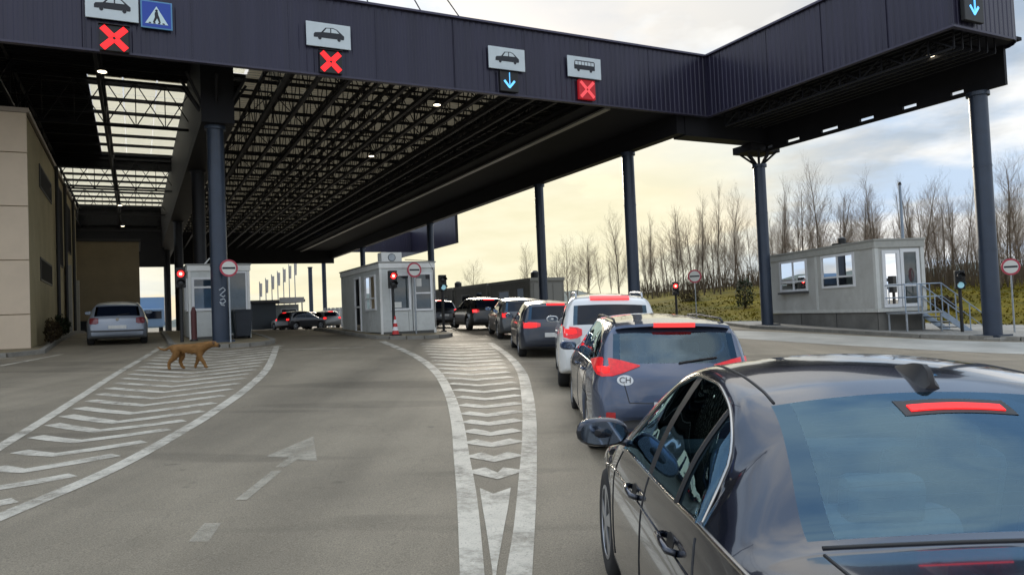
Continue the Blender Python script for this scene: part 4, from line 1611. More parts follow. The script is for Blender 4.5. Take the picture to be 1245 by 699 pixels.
# shut line of the tailgate and the oval sticker
for sgn in (-1, 1):
    P = []
    for z in np.linspace(.60, .80, 10):
        q, n = c.hit((sgn * (.50 + .05 * (z - .6) / .2), -4, z), (0, 1, 0))
        P.append(q)
    MB().tube(P, .005, 6).build('tailgate_seam', BLACK, c.root)
P = [c.hit((x, -4, .60 - .0 * x), (0, 1, 0))[0] for x in np.linspace(-.5, .5, 16)]
MB().tube(P, .005, 6).build('tailgate_seam', BLACK, c.root)
c.patch('bumper_insert', BLACK, [(x, .34, .42 if abs(x) < .5 else .40) for x in np.linspace(-.6, .6, 10)], off=.006, rows=3)
sx, sz = -.535, .825
ov = [(sx + .082 * math.cos(t), sz - .052 * abs(math.sin(t)), sz + .052 * abs(math.sin(t))) for t in np.linspace(math.pi, 0, 18)]
stk = c.patch('oval_sticker', mat('sticker_white', (.72, .74, .75), .5), ov, off=.004, rows=4, thick=.006)[0]
def text_part(txt, size, m, parent, mw, name='lettering', depth=.001):
    cu = bpy.data.curves.new(name, 'FONT')
    cu.body = txt
    cu.size = size
    cu.extrude = depth
    cu.align_x = 'CENTER'
    cu.align_y = 'CENTER'
    o = bpy.data.objects.new(name, cu)
    COL.objects.link(o)
    dg = bpy.context.evaluated_depsgraph_get()
    me = bpy.data.meshes.new_from_object(o.evaluated_get(dg))
    bpy.data.objects.remove(o)
    me.materials.clear()
    me.materials.append(m)
    o = bpy.data.objects.new(name, me)
    COL.objects.link(o)
    o.parent = parent
    o.matrix_local = mw
    return o
q, n = c.hit((sx, -4, sz), (0, 1, 0))
zax = n.normalized()
xax = Vector((0, 0, 1)).cross(zax).normalized()
mw = Matrix((xax, zax.cross(xax), zax)).transposed().to_4x4()
mw.translation = q + zax * .0065
text_part('CH', .086, SIGNK, stk, mw)
c.seats([(1.35, (-.36, .36)), (2.25, (-.37, .37))])
MB().span((-.7, .4, .28), (.7, 3.3, .36)).build('cabin_floor', DARKROOM, c.root)
MB().span((-.6, .35, .86), (.6, 1.15, .90)).build('parcel_shelf', DARKROOM, c.root)

# ------- white SUV
SUV = variant(HATCH, L=4.45, W=1.84, H=1.68,
    zc=[(0, .50), (.010, .60), (.03, .74), (.06, .88), (.09, .98), (.24, 1.27), (.28, 1.34), (.33, 1.385), (.5, 1.42), (.9, 1.45), (1.6, 1.46), (2.1, 1.455), (2.4, 1.42), (2.62, 1.35),
        (3.28, 1.02), (3.4, .985), (3.95, .90), (4.15, .80), (4.26, .66), (4.30, .50)],
    ze=[(.32, .96), (.38, 1.08), (.50, 1.24), (.9, 1.33), (1.6, 1.36), (2.1, 1.355), (2.45, 1.29), (3.15, .93)],
    zbelt=[(0, .96), (1, .965), (3.2, .925), (3.6, .90), (4.3, .68)],
    win=[(0, .60), (.10, .635), (.24, .62), (.4, .60), (1.2, .575), (2.4, .56), (3.28, .66), (3.6, .62), (4.3, .46)],
    rear=(.10, .255), sides=[(.34, .96), (1.0, 1.84), (1.91, 3.14)], tyre=.345, arch=.40, sill=.27, bow=(.12, .2))
SNOW = mat('white_paint', (.70, .71, .70), .3, 0, coat=1.0, dirt=.15, dirtcol=(.42, .40, .36), scale=1.5)
c = Car('suv_car', 'white SUV with a wide red brake strip, ahead of the blue-grey estate car', SUV, 1.64, 12.75, R(-2.5), SNOW)
def tail_pair(c, cols, m=mat('glowing_red_lens', (.55, .010, .015), .3, coat=.25, emit=.26, var=.35, scale=22), bulb=None, off=.012, lit=REDLIT):
    lim = c.s['W'] / 2 - .105
    cols = [(max(s_, -lim + .004 * i), a, b_) for i, (s_, a, b_) in enumerate(cols)]
    if bulb:
        bulb = [(max(s_, -lim + .03 + .004 * i), a, b_) for i, (s_, a, b_) in enumerate(bulb)]
    for sgn in (1, -1):
        k = [(s_ * sgn, a, b_) for s_, a, b_ in cols]
        o = c.patch('tail_light', m, k if sgn > 0 else k[::-1], off=off, rows=5)[0]
        if bulb:
            k = [(s_ * sgn, a, b_) for s_, a, b_ in bulb]
            c.patch('brake_bulb', lit, k if sgn > 0 else k[::-1], off=off + .004, rows=4, parent=o)
tail_pair(c, [(-.90, .99, 1.08), (-.84, .93, 1.11), (-.70, .90, 1.11), (-.58, .92, 1.10), (-.50, .97, 1.07)], bulb=[(-.80, 1.0, 1.07), (-.70, .99, 1.07), (-.60, 1.0, 1.06)])
tail_pair(c, [(-.84, .84, .91), (-.70, .80, .89), (-.60, .80, .905), (-.53, .85, .93)], m=mat('clear_lens', (.35, .37, .38), .2, coat=.5))
c.patch('brake_strip', mat('lit_red_strip2', (.85, .05, .05), .3, emit=.5), [(x, 1.565, 1.615) for x in np.linspace(-.34, .34, 8)], off=.03, rows=3, thick=.05)
c.patch('lower_bumper', mat('dark_cladding', (.03, .03, .032), .7), [(x, .36, .58) for x in np.linspace(-.70, .70, 16)], off=.012, rows=4)
for sd in (-1, 1):
    P = []
    for y in np.linspace(.45, 2.4, 20):
        q, n = c.hit((sd * .585, y, 4), (0, 0, -1))
        P.append(q + Vector((0, 0, .07 if .55 < y < 2.3 else .005)))
    MB().tube(P, .018, 8).build('roof_rail', ALLOY, c.root, smooth=True)
    c.seam([(1.04, 1.05), (.95, .85), (1.15, .7), (1.2, .35)], sd)
c.handle(1.3, .98, SNOW)
c.mirror(3.1, 1.13, SNOW)
c.plate(.80)
c.wiper(1.10, .4)

# ------- the rest of the queue
c = Car('hatchback_car', 'dark navy hatchback with wide lit tail lights ahead of the white SUV', variant(HATCH, L=4.3, W=1.78, H=1.44), 1.02, 18.75, R(4), paint('navy_paint', (.020, .026, .042)))
tail_pair(c, [(-.86, .80, .86), (-.80, .76, .92), (-.64, .76, .92), (-.46, .78, .91), (-.36, .81, .89)], bulb=[(-.78, .79, .89), (-.62, .785, .89), (-.46, .80, .88)])
c.patch('brake_strip', REDLIT, [(x, 1.335, 1.365) for x in np.linspace(-.16, .30, 6)], off=.02, rows=3, thick=.04)
c.mirror(3.08, .98, _MATS['navy_paint'])
c.plate(.60)
c = Car('saloon_car', 'dark grey hatchback half hidden behind the navy hatchback', variant(HATCH, L=4.35, W=1.78, H=1.40), .40, 25.0, R(8), paint('grey_paint', (.06, .065, .07)))
tail_pair(c, [(-.86, .76, .86), (-.76, .74, .92), (-.60, .76, .91)], bulb=[(-.80, .78, .88), (-.68, .78, .88)])
c.mirror(3.08, .98, _MATS['grey_paint'])
c.handle(1.3, .82, _MATS['grey_paint'])
c = Car('hatchback_car', 'black hatchback with lit tail lights fifth in the queue beside the middle booth', variant(HATCH, L=4.3, W=1.78, H=1.42), -.95, 31.6, R(17), paint('black_paint', (.012, .013, .015)))
tail_pair(c, [(-.84, .80, .88), (-.78, .76, .92), (-.62, .76, .92), (-.5, .8, .9)], bulb=[(-.78, .79, .90), (-.60, .8, .89)], lit=REDLAMP)
c.patch('brake_strip', REDLIT, [(x, 1.30, 1.34) for x in np.linspace(-.24, .24, 6)], off=.03, rows=3, thick=.05)
c = Car('hatchback_car', 'black car with lit tail lights at the head of the right queue', variant(HATCH, L=4.2, W=1.76, H=1.42), -3.55, 38.2, R(26), paint('black_paint', (.012, .013, .015)))
tail_pair(c, [(-.86, .80, .90), (-.74, .78, .94), (-.58, .8, .92)], bulb=[(-.8, .8, .92), (-.62, .8, .9)], lit=REDLAMP)
c.patch('brake_strip', REDLIT, [(x, 1.37, 1.41) for x in np.linspace(-.2, .2, 6)], off=.02, rows=3, thick=.04)
c.plate(.62)

# ------- silver hatchback in the left lane
SILVER = paint('silver_blue_paint', (.22, .25, .30), .9, .35)
c = Car('hatchback_car', 'silver hatchback stopped in the left lane beside the beige building', variant(HATCH, L=4.15, W=1.80, H=1.40), *UV(-.55, 27.4), ANG, SILVER)
tail_pair(c, [(-.84, .72, .86), (-.76, .70, .90), (-.62, .70, .90), (-.54, .73, .88)], m=mat('dark_red_lens', (.16, .015, .02), .25, coat=.5))
c.plate(.60)
c.mirror(3.05, .98, SILVER)
c.patch('bumper_strip', mat('dark_cladding', (.03, .03, .032), .7), [(x, .45, .50) for x in np.linspace(-.76, .76, 12)], off=.012, rows=3)
c.wiper(.98, .35)
MB().lathe([(.05, 0), (.05, .012)], 16, (0, .055, .85), 'Y').build('round_badge', CHROME, c.root)
# ------- cars beyond the booths on the left
far = [('hatchback_car', 'small red hatchback beyond the booths, left of the far columns', 11.7, 62, (.30, .02, .03)),
       ('hatchback_car', 'dark car just left of the red hatchback beyond the booths', 10.1, 60, (.03, .03, .035)),
       ('estate_car', 'pale silver car beyond the booths, right of the far columns', 14.7, 62, (.30, .30, .29)),
       ('saloon_car', 'white car behind the red hatchback beyond the booths', 13.4, 69, (.62, .62, .6))]
for i, (nm, lb, u, v, colr) in enumerate(far):
    c = Car(nm, lb, variant(HATCH, L=4.2, W=1.76, H=1.47 + .05 * (i % 2)), *UV(u, v), ANG + R((-38, -60, 12, 20)[i]), paint('far_paint_%d' % i, colr))
    tail_pair(c, [(-.86, .80, .90), (-.74, .78, .94), (-.55, .8, .92)], m=REDLIT)
    c.patch('brake_strip', REDLIT, [(x, 1.37, 1.41) for x in np.linspace(-.2, .2, 6)], off=.02, rows=3, thick=.04)

# ---------------------------------------------------------------- booths
def window(parent, fn, a0, a1, z0, z1, fw=.06, mull=(), trans=(), pane_m=WINDOW, frame_m=WHITE, back=None, name='window', depth=.05):
    """window in the wall plane: fn(a, d, z) with d outward"""
    f = MB()
    def bx(p0, p1, q0, q1, d0, d1):
        P = [fn(a, d, z) for d in (d0, d1) for a, z in ((p0, q0), (p1, q0), (p1, q1), (p0, q1))]
        f.add(P, [(3, 2, 1, 0), (4, 5, 6, 7), (0, 1, 5, 4), (1, 2, 6, 5), (2, 3, 7, 6), (3, 0, 4, 7)])
    bx(a0, a1, z0, z0 + fw, 0, depth)
    bx(a0, a1, z1 - fw, z1, 0, depth)
    bx(a0, a0 + fw, z0 + fw, z1 - fw, 0, depth)
    bx(a1 - fw, a1, z0 + fw, z1 - fw, 0, depth)
    for m_ in mull:
        bx(m_ - fw * .4, m_ + fw * .4, z0 + fw, z1 - fw, 0, depth - .006)
    for t in trans:
        bx(a0 + fw, a1 - fw, t - fw * .4, t + fw * .4, 0, depth - .010)
    w = f.build(name, frame_m, parent)
    xs = [a0 + fw] + sorted(mull) + [a1 - fw]
    zs = [z0 + fw] + sorted(trans) + [z1 - fw]
    for i in range(len(xs) - 1):
        for j in range(len(zs) - 1):
            p = MB()
            p.add([fn(a, .018, z) for a, z in ((xs[i], zs[j]), (xs[i + 1], zs[j]), (xs[i + 1], zs[j + 1]), (xs[i], zs[j + 1]))], [(0, 1, 2, 3)])
            p.build('pane', pane_m, w)
    if back:
        p = MB()
        p.add([fn(a, .006, z) for a, z in ((a0 + fw, z0 + fw), (a1 - fw, z0 + fw), (a1 - fw, z1 - fw), (a0 + fw, z1 - fw))], [(0, 1, 2, 3)])
        p.build('window_backing', back, w)  # some backings have room dimness and reflections painted into their colour
    return w

DIMROOM = mat('dim_room', (.10, .115, .12), .8, var=.5, scale=1.4)  # dimness of the room behind the pane, painted as backing colour
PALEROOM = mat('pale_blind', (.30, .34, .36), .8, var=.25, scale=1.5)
BLUEROOM = mat('blue_reflection_room', (.12, .19, .30), .6, var=.3, scale=1.2)  # blue reflection painted into the colour of the window backing

def booth(label, u0, u1, v0, v1, h, panel=BOOTH):
    z0 = guv((u0 + u1) / 2, v0) + .10
    r = thing('control_booth', label, 'booth', (*UV(u0, v0), z0), ANG)
    w, l = u1 - u0, v1 - v0
    MB().span((.03, .03, -.25), (w - .03, l - .03, .10)).build('base_frame', mat('booth_base', (.10, .10, .095), .8), r)
    # wall panels, each its own sheet
    t = .05
    n = 2
    for k in range(n):
        a, e = .07 + (w - .14) * k / n, .07 + (w - .14) * (k + 1) / n
        MB().span((a + .006, .012, .10), (e - .006, .012 + t, h - .22)).build('wall_panel', panel, r)
        MB().span((a + .006, l - .012 - t, .10), (e - .006, l - .012, h - .22)).build('wall_panel', panel, r)
    n = max(3, int(l / 1.15))
    for k in range(n):
        a, e = .07 + (l - .14) * k / n, .07 + (l - .14) * (k + 1) / n
        MB().span((.012, a + .006, .10), (.012 + t, e - .006, h - .22)).build('wall_panel', panel, r)
        MB().span((w - .012 - t, a + .006, .10), (w - .012, e - .006, h - .22)).build('wall_panel', panel, r)
    for x in (0, w - .08):
        for y in (0, l - .08):
            MB().span((x, y, .0), (x + .08, y + .08, h - .22)).build('corner_post', BOOTHT, r)
    MB().span((-.03, -.03, h - .22), (w + .03, l + .03, h - .02)).build('roof_band', BOOTHT, r, bevel=.012)
    MB().span((-.06, -.06, h - .02), (w + .06, l + .06, h + .03)).build('roof_sheet', mat('booth_roof', (.36, .36, .34), .6, var=.1, dirt=.3), r, bevel=.01)
    MB().span((.1, .1, .12), (w - .1, l - .1, .16)).build('booth_floor', DARKROOM, r)
    return r, w, l, h
front = lambda y: (lambda a, d, z: (a, y - d, z))
leftw = lambda x: (lambda a, d, z: (x - d, a, z))

r, w, l, h = booth('white and grey control booth in the middle with air conditioner on its roof', 7.98, 10.12, 26.3, 32.0, 2.66)
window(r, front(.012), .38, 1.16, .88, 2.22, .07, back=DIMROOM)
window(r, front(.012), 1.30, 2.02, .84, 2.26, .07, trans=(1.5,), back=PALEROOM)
MB().span((1.225, -.006, .1), (1.24, .012, 2.44)).build('panel_joint', BLACK, r)
window(r, leftw(.012), .55, 1.95, .92, 2.26, .07, mull=(1.25,), trans=(1.38,), back=DIMROOM)
window(r, leftw(.012), 2.6, 3.5, .08, 2.30, .08, mull=(), trans=(1.1,), back=PALEROOM, name='door')
for (x, z, w2, h2, mm) in ((1.40, 1.75, .21, .30, 'paper_white'), (1.78, 2.02, .16, .20, 'paper_dark'), (.50, .98, .30, .21, 'paper_white')):
    MB().span((x, -.012, z), (x + w2, -.008, z + h2)).build('notice', mat(mm, (.72, .72, .68) if mm == 'paper_white' else (.03, .03, .035), .7), r)
MB().tube([(1.0, .02, h + .1), (1.9, -.02, h + .05), (2.10, -.02, h - .3), (2.10, -.02, .2)], .014, 6).build('cable', BLACK, r)
b = MB().span((.25, .5, h + .03), (1.05, 1.0, h + .42))
ac = b.build('air_conditioner', BOOTHT, r, bevel=.02)
MB().lathe([(.15, .49), (.15, .50)], 20, (.65, 0, h + .22), 'Y').build('fan_grille', BLACK, ac)
MB().lathe([(.13, .482), (.02, .486)], 20, (.65, 0, h + .22), 'Y').build('fan_hub', STEEL, ac)

r, w, l, h = booth('white and grey control booth on the left behind the blue column and red light', 1.60, 3.58, 27.2, 32.8, 2.55)
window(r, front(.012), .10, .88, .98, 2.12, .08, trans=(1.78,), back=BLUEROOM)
MB().span((.95, -.004, .1), (.97, .012, 2.33)).build('panel_joint', BOOTHT, r)
window(r, front(.012), 1.12, 1.88, .12, 2.30, .05, back=PALEROOM, name='door', pane_m=WINDOW)
window(r, leftw(.012), .5, 1.7, .98, 2.12, .07, mull=(1.1,), back=DIMROOM)
b = MB()
b.tube([(.55, .2, h + .03), (.70, .2, h + .22), (1.05, .2, h + .22), (1.18, .2, h + .06)], .025, 8)
b.build('roof_handle', BOOTHT, r)

def round_sign(label, u, v, zc, dia=.55, pole_to=None, face=None):
    x, y = UV(u, v)
    z0 = ground(x, y) + .05
    r = thing('round_road_sign', label, 'sign', (x, y, z0), ANG)
    h = zc - z0
    MB().tube([(0, .03, -.1), (0, .03, h + .2)], .028, 10).build('pole', STEEL, r)
    R_ = dia / 2
    MB().lathe([(R_, -.012), (R_, .006)], 36, (0, 0, h), 'Y').build('red_ring', SIGNR, r)
    MB().lathe([(R_ * .78, -.017), (R_ * .78, -.010)], 36, (0, 0, h), 'Y').build('white_disc', mat('round_sign_white', (.66, .66, .62), .45), r)
    MB().span((-R_ * .70, -.022, h - R_ * .11), (R_ * .70, -.016, h + R_ * .11)).build('black_bar', SIGNK, r)
    return r

def traffic_light(label, x, y, zl, lens, lit_top=True, box_h=.62, hood=True, rot=ANG, extra=None):
    z0 = ground(x, y) + .05
    r = thing('traffic_light', label, 'traffic light', (x, y, z0), rot)
    h = zl - z0
    MB().tube([(0, .05, -.1), (0, .05, h - .1)], .055, 12).build('pole', BLACK, r)
    MB().lathe([(.11, -.02), (.11, .06)], 14, (0, .05, 0)).build('foot', BLACK, r)
    MB().span((-.15, -.08, h - box_h + .18), (.15, .12, h + .2)).build('housing', BLACK, r, bevel=.02)
    for k in range(2):
        zz = h - .30 * k
        m = lens if (k == 0) == lit_top else mat('unlit_lens', (.02, .02, .022), .3)
        o = MB().lathe([(.105, -.095), (.09, -.10), (.02, -.112)], 20, (0, 0, zz), 'Y').build('lens', m, r, smooth=True)
        if m is REDLAMP:
            MB().lathe([(.045, -.112), (.02, -.120)], 14, (0, 0, zz), 'Y').build('lamp_core', REDCORE, o, smooth=True)
        if hood:
            P = []
            b = MB()
            n = 12
            for i in range(n + 1):
                t = math.pi * i / n
                for yy in (-.08, -.24):
                    b.v.append((.125 * math.cos(t), yy, zz + .125 * math.sin(t)))
            b.f = [(2 * i, 2 * i + 1, 2 * i + 3, 2 * i + 2) for i in range(n)]
            b.build('visor', BLACK, r)
    return r

traffic_light('red traffic light on a dark post at the left corner of the left booth', *UV(1.32, 26.2), 3.36, REDLAMP)
round_sign('round white sign with red rim in front of the blue column by the left booth', 2.68, 25.1, 3.46)
traffic_light('red traffic light on a leaning black post at the corner of the middle booth', *UV(8.30, 25.75), 3.16, REDLAMP)
round_sign('round white sign with red rim in front of the middle booth', 9.15, 25.8, 3.38)
traffic_light('dark traffic light with a pale blue lens right of the middle booth', -2.80, 29.9, 3.10, GREENLED, lit_top=False)
traffic_light('red traffic light in front of the grass bank, behind the white SUV', 7.95, 36.0, 2.62, REDLAMP, rot=R(-8))
x, y = 9.3, 37.6
r = round_sign('round white sign on a post in front of the grass bank', *(x * math.cos(ANG) + y * math.sin(ANG), -x * math.sin(ANG) + y * math.cos(ANG)), 3.12, .68)
r.rotation_euler = (0, 0, R(-10))
traffic_light('dark traffic light with a pale lens beside the steel steps on the right', 15.30, 25.3, 2.26, GREENLED, lit_top=False, rot=R(-15))
x, y = 16.80, 24.9
r = round_sign('round white sign on a post right of the blue column at the right edge', *(x * math.cos(ANG) + y * math.sin(ANG), -x * math.sin(ANG) + y * math.cos(ANG)), 2.50, .56)
r.rotation_euler = (0, 0, R(-22))
# white plates low on the two right-hand posts
for (x, y, lb) in ((16.25, 25.0, 'dark bollard post with a white band left of the round sign at the right edge'),):
    r = thing('bollard', lb, 'bollard', (x, y, ground(x, y) + .12), 0)
    MB().lathe([(.10, -.1), (.10, 1.9), (.06, 1.97)], 14).build('post', BLACK, r)
    MB().lathe([(.104, 1.0), (.104, 1.10)], 14).build('white_band', WHITE, r)

# wheeled bin
x, y = UV(3.25, 26.75)
r = thing('wheeled_bin', 'dark wheeled refuse bin standing in front of the left booth', 'bin', (x, y, ground(x, y) + .11), ANG)
b = MB()
b.add([(-.22, -.25, .08), (.22, -.25, .08), (.22, .25, .08), (-.22, .25, .08), (-.29, -.34, .92), (.29, -.34, .92), (.29, .34, .92), (-.29, .34, .92)],
      [(3, 2, 1, 0), (4, 5, 6, 7), (0, 1, 5, 4), (1, 2, 6, 5), (2, 3, 7, 6), (3, 0, 4, 7)])
BIN = mat('bin_plastic', (.018, .024, .034), .5, var=.1, scale=4)
b.build('bin_body', BIN, r, bevel=.02)
MB().add([(-.31, -.37, .92), (.31, -.37, .92), (.31, .37, .92), (-.31, .37, .92), (-.27, -.30, .99), (.27, -.30, .99), (.27, .36, 1.0), (-.27, .36, 1.0)],
         [(3, 2, 1, 0), (4, 5, 6, 7), (0, 1, 5, 4), (1, 2, 6, 5), (2, 3, 7, 6), (3, 0, 4, 7)]).build('lid', BIN, r, bevel=.015)
for sx in (-.24, .24):
    MB().lathe([(.10, -.03), (.10, .03)], 16, (sx, .27, .10), 'X').build('wheel', RUBBER, r)
MB().tube([(-.22, .40, .90), (.22, .40, .90)], .018, 8).build('handle', BIN, r)

# striped cone
x, y = UV(8.22, 25.4)
r = thing('traffic_cone', 'red and white traffic cone at the foot of the middle red light', 'cone', (x, y, ground(x, y) + .11), ANG)
MB().box((0, 0, .02), (.34, .34, .04)).build('base', BLACK, r)
CR = mat('cone_red', (.55, .03, .03), .5)
for k in range(5):
    z = .04 + .13 * k
    f = lambda q: .125 - .105 * (q - .04) / .66
    MB().lathe([(f(z), z), (f(z + .13), z + .13)], 20).build('cone_band', CR if k % 2 == 0 else WHITE, r, smooth=False)

# reddish extinguisher-like post by the left booth
x, y = UV(1.70, 26.5)
r = thing('marker_post', 'short dark red marker post beside the left red light', 'post', (x, y, ground(x, y) + .11), ANG)
MB().lathe([(.09, 0), (.09, .95), (.05, 1.08), (.03, 1.12)], 16).build('post', mat('dull_red', (.10, .03, .03), .6), r, smooth=False)
MB().lathe([(.13, 0), (.12, .05)], 16).build('foot', BLACK, r)

# ---------------------------------------------------------------- beige building at the left
bz = 1.25
r = thing('customs_building', 'two storey building with beige panels and ochre side wall at the left edge', 'building', (*UV(-2.78, 26.3), bz), ANG)
Hb = 7.05
MB().span((-9, .05, -.3), (-.05, 20.5, Hb - .05)).build('wall_core', YELLOWISH, r)
pw, ph = 1.05, 1.62
for i in range(8):
    for j in range(5):
        x1 = -.02 - pw * i
        z0 = -.1 + ph * j - .55
        z1 = min(Hb, z0 + ph)
        z0 = max(-.3, z0)
        MB().span((x1 - pw + .012, -.03, z0 + .012), (x1 - .012, .05, z1 - .012)).build('cladding_panel', BEIGE, r, bevel=.006)
MB().span((-9, -.045, Hb), (.03, .12, Hb + .14)).build('parapet', mat('parapet_cap', (.30, .25, .20), .6), r)
MB().span((-.05, .12, Hb), (.03, 20.5, Hb + .14)).build('parapet', mat('parapet_cap', (.30, .25, .20), .6), r)
side = lambda a, d, z: (-.05 + d, a, z)
DARKWIN = mat('dark_window_glass', (.006, .006, .008), .7, spec=.08)
DKF = mat('dark_frame', (.02, .018, .016), .5)
for (a0, a1, z0, z1) in ((3.2, 7.2, 5.35, 6.15), (3.0, 6.8, 2.15, 2.95), (9.4, 11.8, 3.2, 6.6), (14.6, 16.6, 4.2, 6.5), (12.8, 16.2, 1.5, 2.6)):
    window(r, side, a0, a1, z0, z1, .06, pane_m=DARKWIN, frame_m=DKF, depth=.03)
window(r, side, 12.9, 14.3, -.1, 1.45, .08, pane_m=DARKWIN, frame_m=DKF, depth=.03, name='door')
for a in (8.3, 12.2, 17.0):
    MB().tube([(.06, a, -.1), (.06, a, Hb)], .07, 10).build('downpipe', DKF, r)
for a, hh in ((12.5, 3.4), (17.6, 3.0)):
    MB().span((-.02, a, -.15), (.22, a + .35, hh)).build('pilaster', mat('pale_pilaster', (.40, .38, .33), .7, var=.1), r)
# transverse wing behind
r = thing('rear_wing_building', 'plain brown-beige wall closing the left lane behind the silver hatchback', 'building', (*UV(-4, 48.2), 1.2), ANG)
MB().span((-1, 0, 1.0), (4.25, 6, 5.5)).build('upper_wall', mat('brown_render', (.27, .215, .135), .8, var=.12, scale=.7, dirt=.2), r)
MB().span((-1, .3, -.5), (2.9, 6, 1.0)).build('lower_wall', DARKROOM, r)
MB().span((-1.1, -.08, 5.5), (4.35, 6.1, 5.66)).build('roof_edge', DKF, r)
# clipped plants in front of the building side
def shrub(name, label, x, y, z, h, w, mcol, n=520, seed=1, group=None, leaf=.05):
    r = thing(name, label, 'shrub', (x, y, z), 0, group)
    rnd = random.Random(seed)
    st = MB()
    lv = MB()
    for k in range(14):
        a = rnd.random() * 6.28
        q = Vector((math.cos(a) * w * .42 * rnd.random(), math.sin(a) * w * .42 * rnd.random(), h * (.6 + .38 * rnd.random())))
        st.tube([(0, 0, -.05), q * .5 + Vector((rnd.uniform(-.05, .05), rnd.uniform(-.05, .05), 0)), q], [.018, .010, .004], 4)
    for k in range(n):
        t = rnd.random()
        zz = h * (.12 + .88 * t)
        rr = w / 2 * (math.sin(math.pi * min(1, .18 + .82 * t * .92)) ** .6) * (.45 + .6 * rnd.random())
        a = rnd.random() * 6.28
        p = Vector((rr * math.cos(a), rr * math.sin(a), zz * (1 + .1 * rnd.uniform(-1, 1))))
        m3 = Matrix.Rotation(rnd.random() * 6.28, 3, 'Z') @ Matrix.Rotation(rnd.uniform(-1.2, 1.2), 3, 'X')
        s_ = leaf * rnd.uniform(.6, 1.5)
        lv.add([p + m3 @ Vector(v) * s_ for v in ((-.5, 0, 0), (0, -1, .1), (.5, 0, 0), (0, 1, .1))], [(0, 1, 2, 3)])
    st.build('stems', mat('shrub_wood', (.05, .035, .025), .9), r)
    lv.build('foliage', mcol, r, fix=False)
    return r
EVER = mat('evergreen_leaves', (.028, .040, .018), .7, spec=.3, var=.5, scale=3)
BROWNLEAF = mat('dry_leaves', (.060, .042, .020), .8, spec=.2, var=.5, scale=3)
for i, (u, v, h_) in enumerate(((-2.45, 28.0, .95), (-2.45, 29.6, .75), (-2.45, 31.0, 1.0), (-2.45, 33.6, .8))):
    shrub('clipped_shrub', ('brown clipped shrub nearest the beige corner of the left building', 'low brown clipped shrub second along the left building wall', 'tall dark clipped shrub third along the left building wall', 'small dark clipped shrub farthest along the left building wall')[i],
          *UV(u, v), guv(u, v) + .1, h_ * .8, .4, BROWNLEAF if i < 2 else EVER, seed=i + 3, group='shrubs along the left building')

# ---------------------------------------------------------------- raised container office on the right
zf = 1.12
rz = R(10.4)
r = thing('container_office', 'grey raised container office with two white windows and steel steps on the right', 'cabin', (13.1, 26.6, zf), rz)
W_, L_, H_ = 2.0, 7.42, 2.62
MB().span((.06, .10, -1.25), (W_ - .04, L_ - .05, -.02)).build('plinth', PLINTH, r)
for k in range(3):
    MB().span((.05, .10 + 2.45 * k, -1.25), (.064, .12 + 2.45 * k, -.02)).build('plinth_joint', BLACK, r)
MB().span((.04, .04, .10), (W_ - .04, L_ - .04, H_ - .30)).build('wall_core', OFFICE, r)
for k in range(6):
    a, e = .14 + (L_ - .28) * k / 6, .14 + (L_ - .28) * (k + 1) / 6
    MB().span((.012, a + .003, .13), (.06, e - .003, H_ - .30)).build('wall_panel', OFFICE, r)
MB().span((0, 0, 0), (W_, L_, .13)).build('floor_rail', mat('office_rail', (.58, .58, .54), .55, var=.08, dirt=.2), r, bevel=.01)
MB().span((-.03, -.03, H_ - .30), (W_ + .03, L_ + .03, H_ - .04)).build('roof_band', mat('office_band', (.42, .42, .385), .55, var=.06, dirt=.25), r, bevel=.015)
MB().span((-.06, -.06, H_ - .04), (W_ + .06, L_ + .06, H_ + .02)).build('roof_sheet', mat('office_roof', (.36, .36, .33), .6), r)
RAILM = mat('office_post', (.62, .63, .60), .5, var=.08)
for (x0, y0) in ((0, 0), (W_ - .14, 0), (0, L_ - .14), (W_ - .14, L_ - .14), (0, 3.62)):
    MB().span((x0 - .002, y0 - .002, .13), (x0 + .14, y0 + .14, H_ - .30)).build('corner_post', RAILM, r)
wallL = lambda a, d, z: (.012 - d, a, z)
window(r, wallL, 1.20, 3.28, .98, 2.28, .09, mull=(2.24,), trans=(1.40,), back=mat('room_dim2', (.06, .06, .065), .7, var=.6, scale=1.2))
window(r, wallL, 4.32, 6.42, .94, 2.28, .09, mull=(5.37,), trans=(1.36,), back=mat('room_pale2', (.42, .46, .47), .7, var=.5, scale=1.6))
MB().span((-.14, 4.28, .84), (.02, 6.46, .92)).build('window_sill', mat('dark_sill', (.07, .07, .07), .6), r)
fr = lambda a, d, z: (a, .035 - d, z)
window(r, fr, .28, .98, .16, 2.22, .12, trans=(.95,), back=mat('door_pale', (.34, .38, .38), .5, var=.2), name='door')
window(r, fr, 1.02, 1.78, .16, 2.26, .12, trans=(.95,), back=mat('door_pale', (.34, .38, .38), .5, var=.2), name='window')
MB().lathe([(.16, 0), (.16, .30), (.05, .36)], 12, (.5, 2.6, H_)).span((.25, 2.3, H_), (.85, 2.9, H_ + .12)).build('roof_vent', BLACK, r)
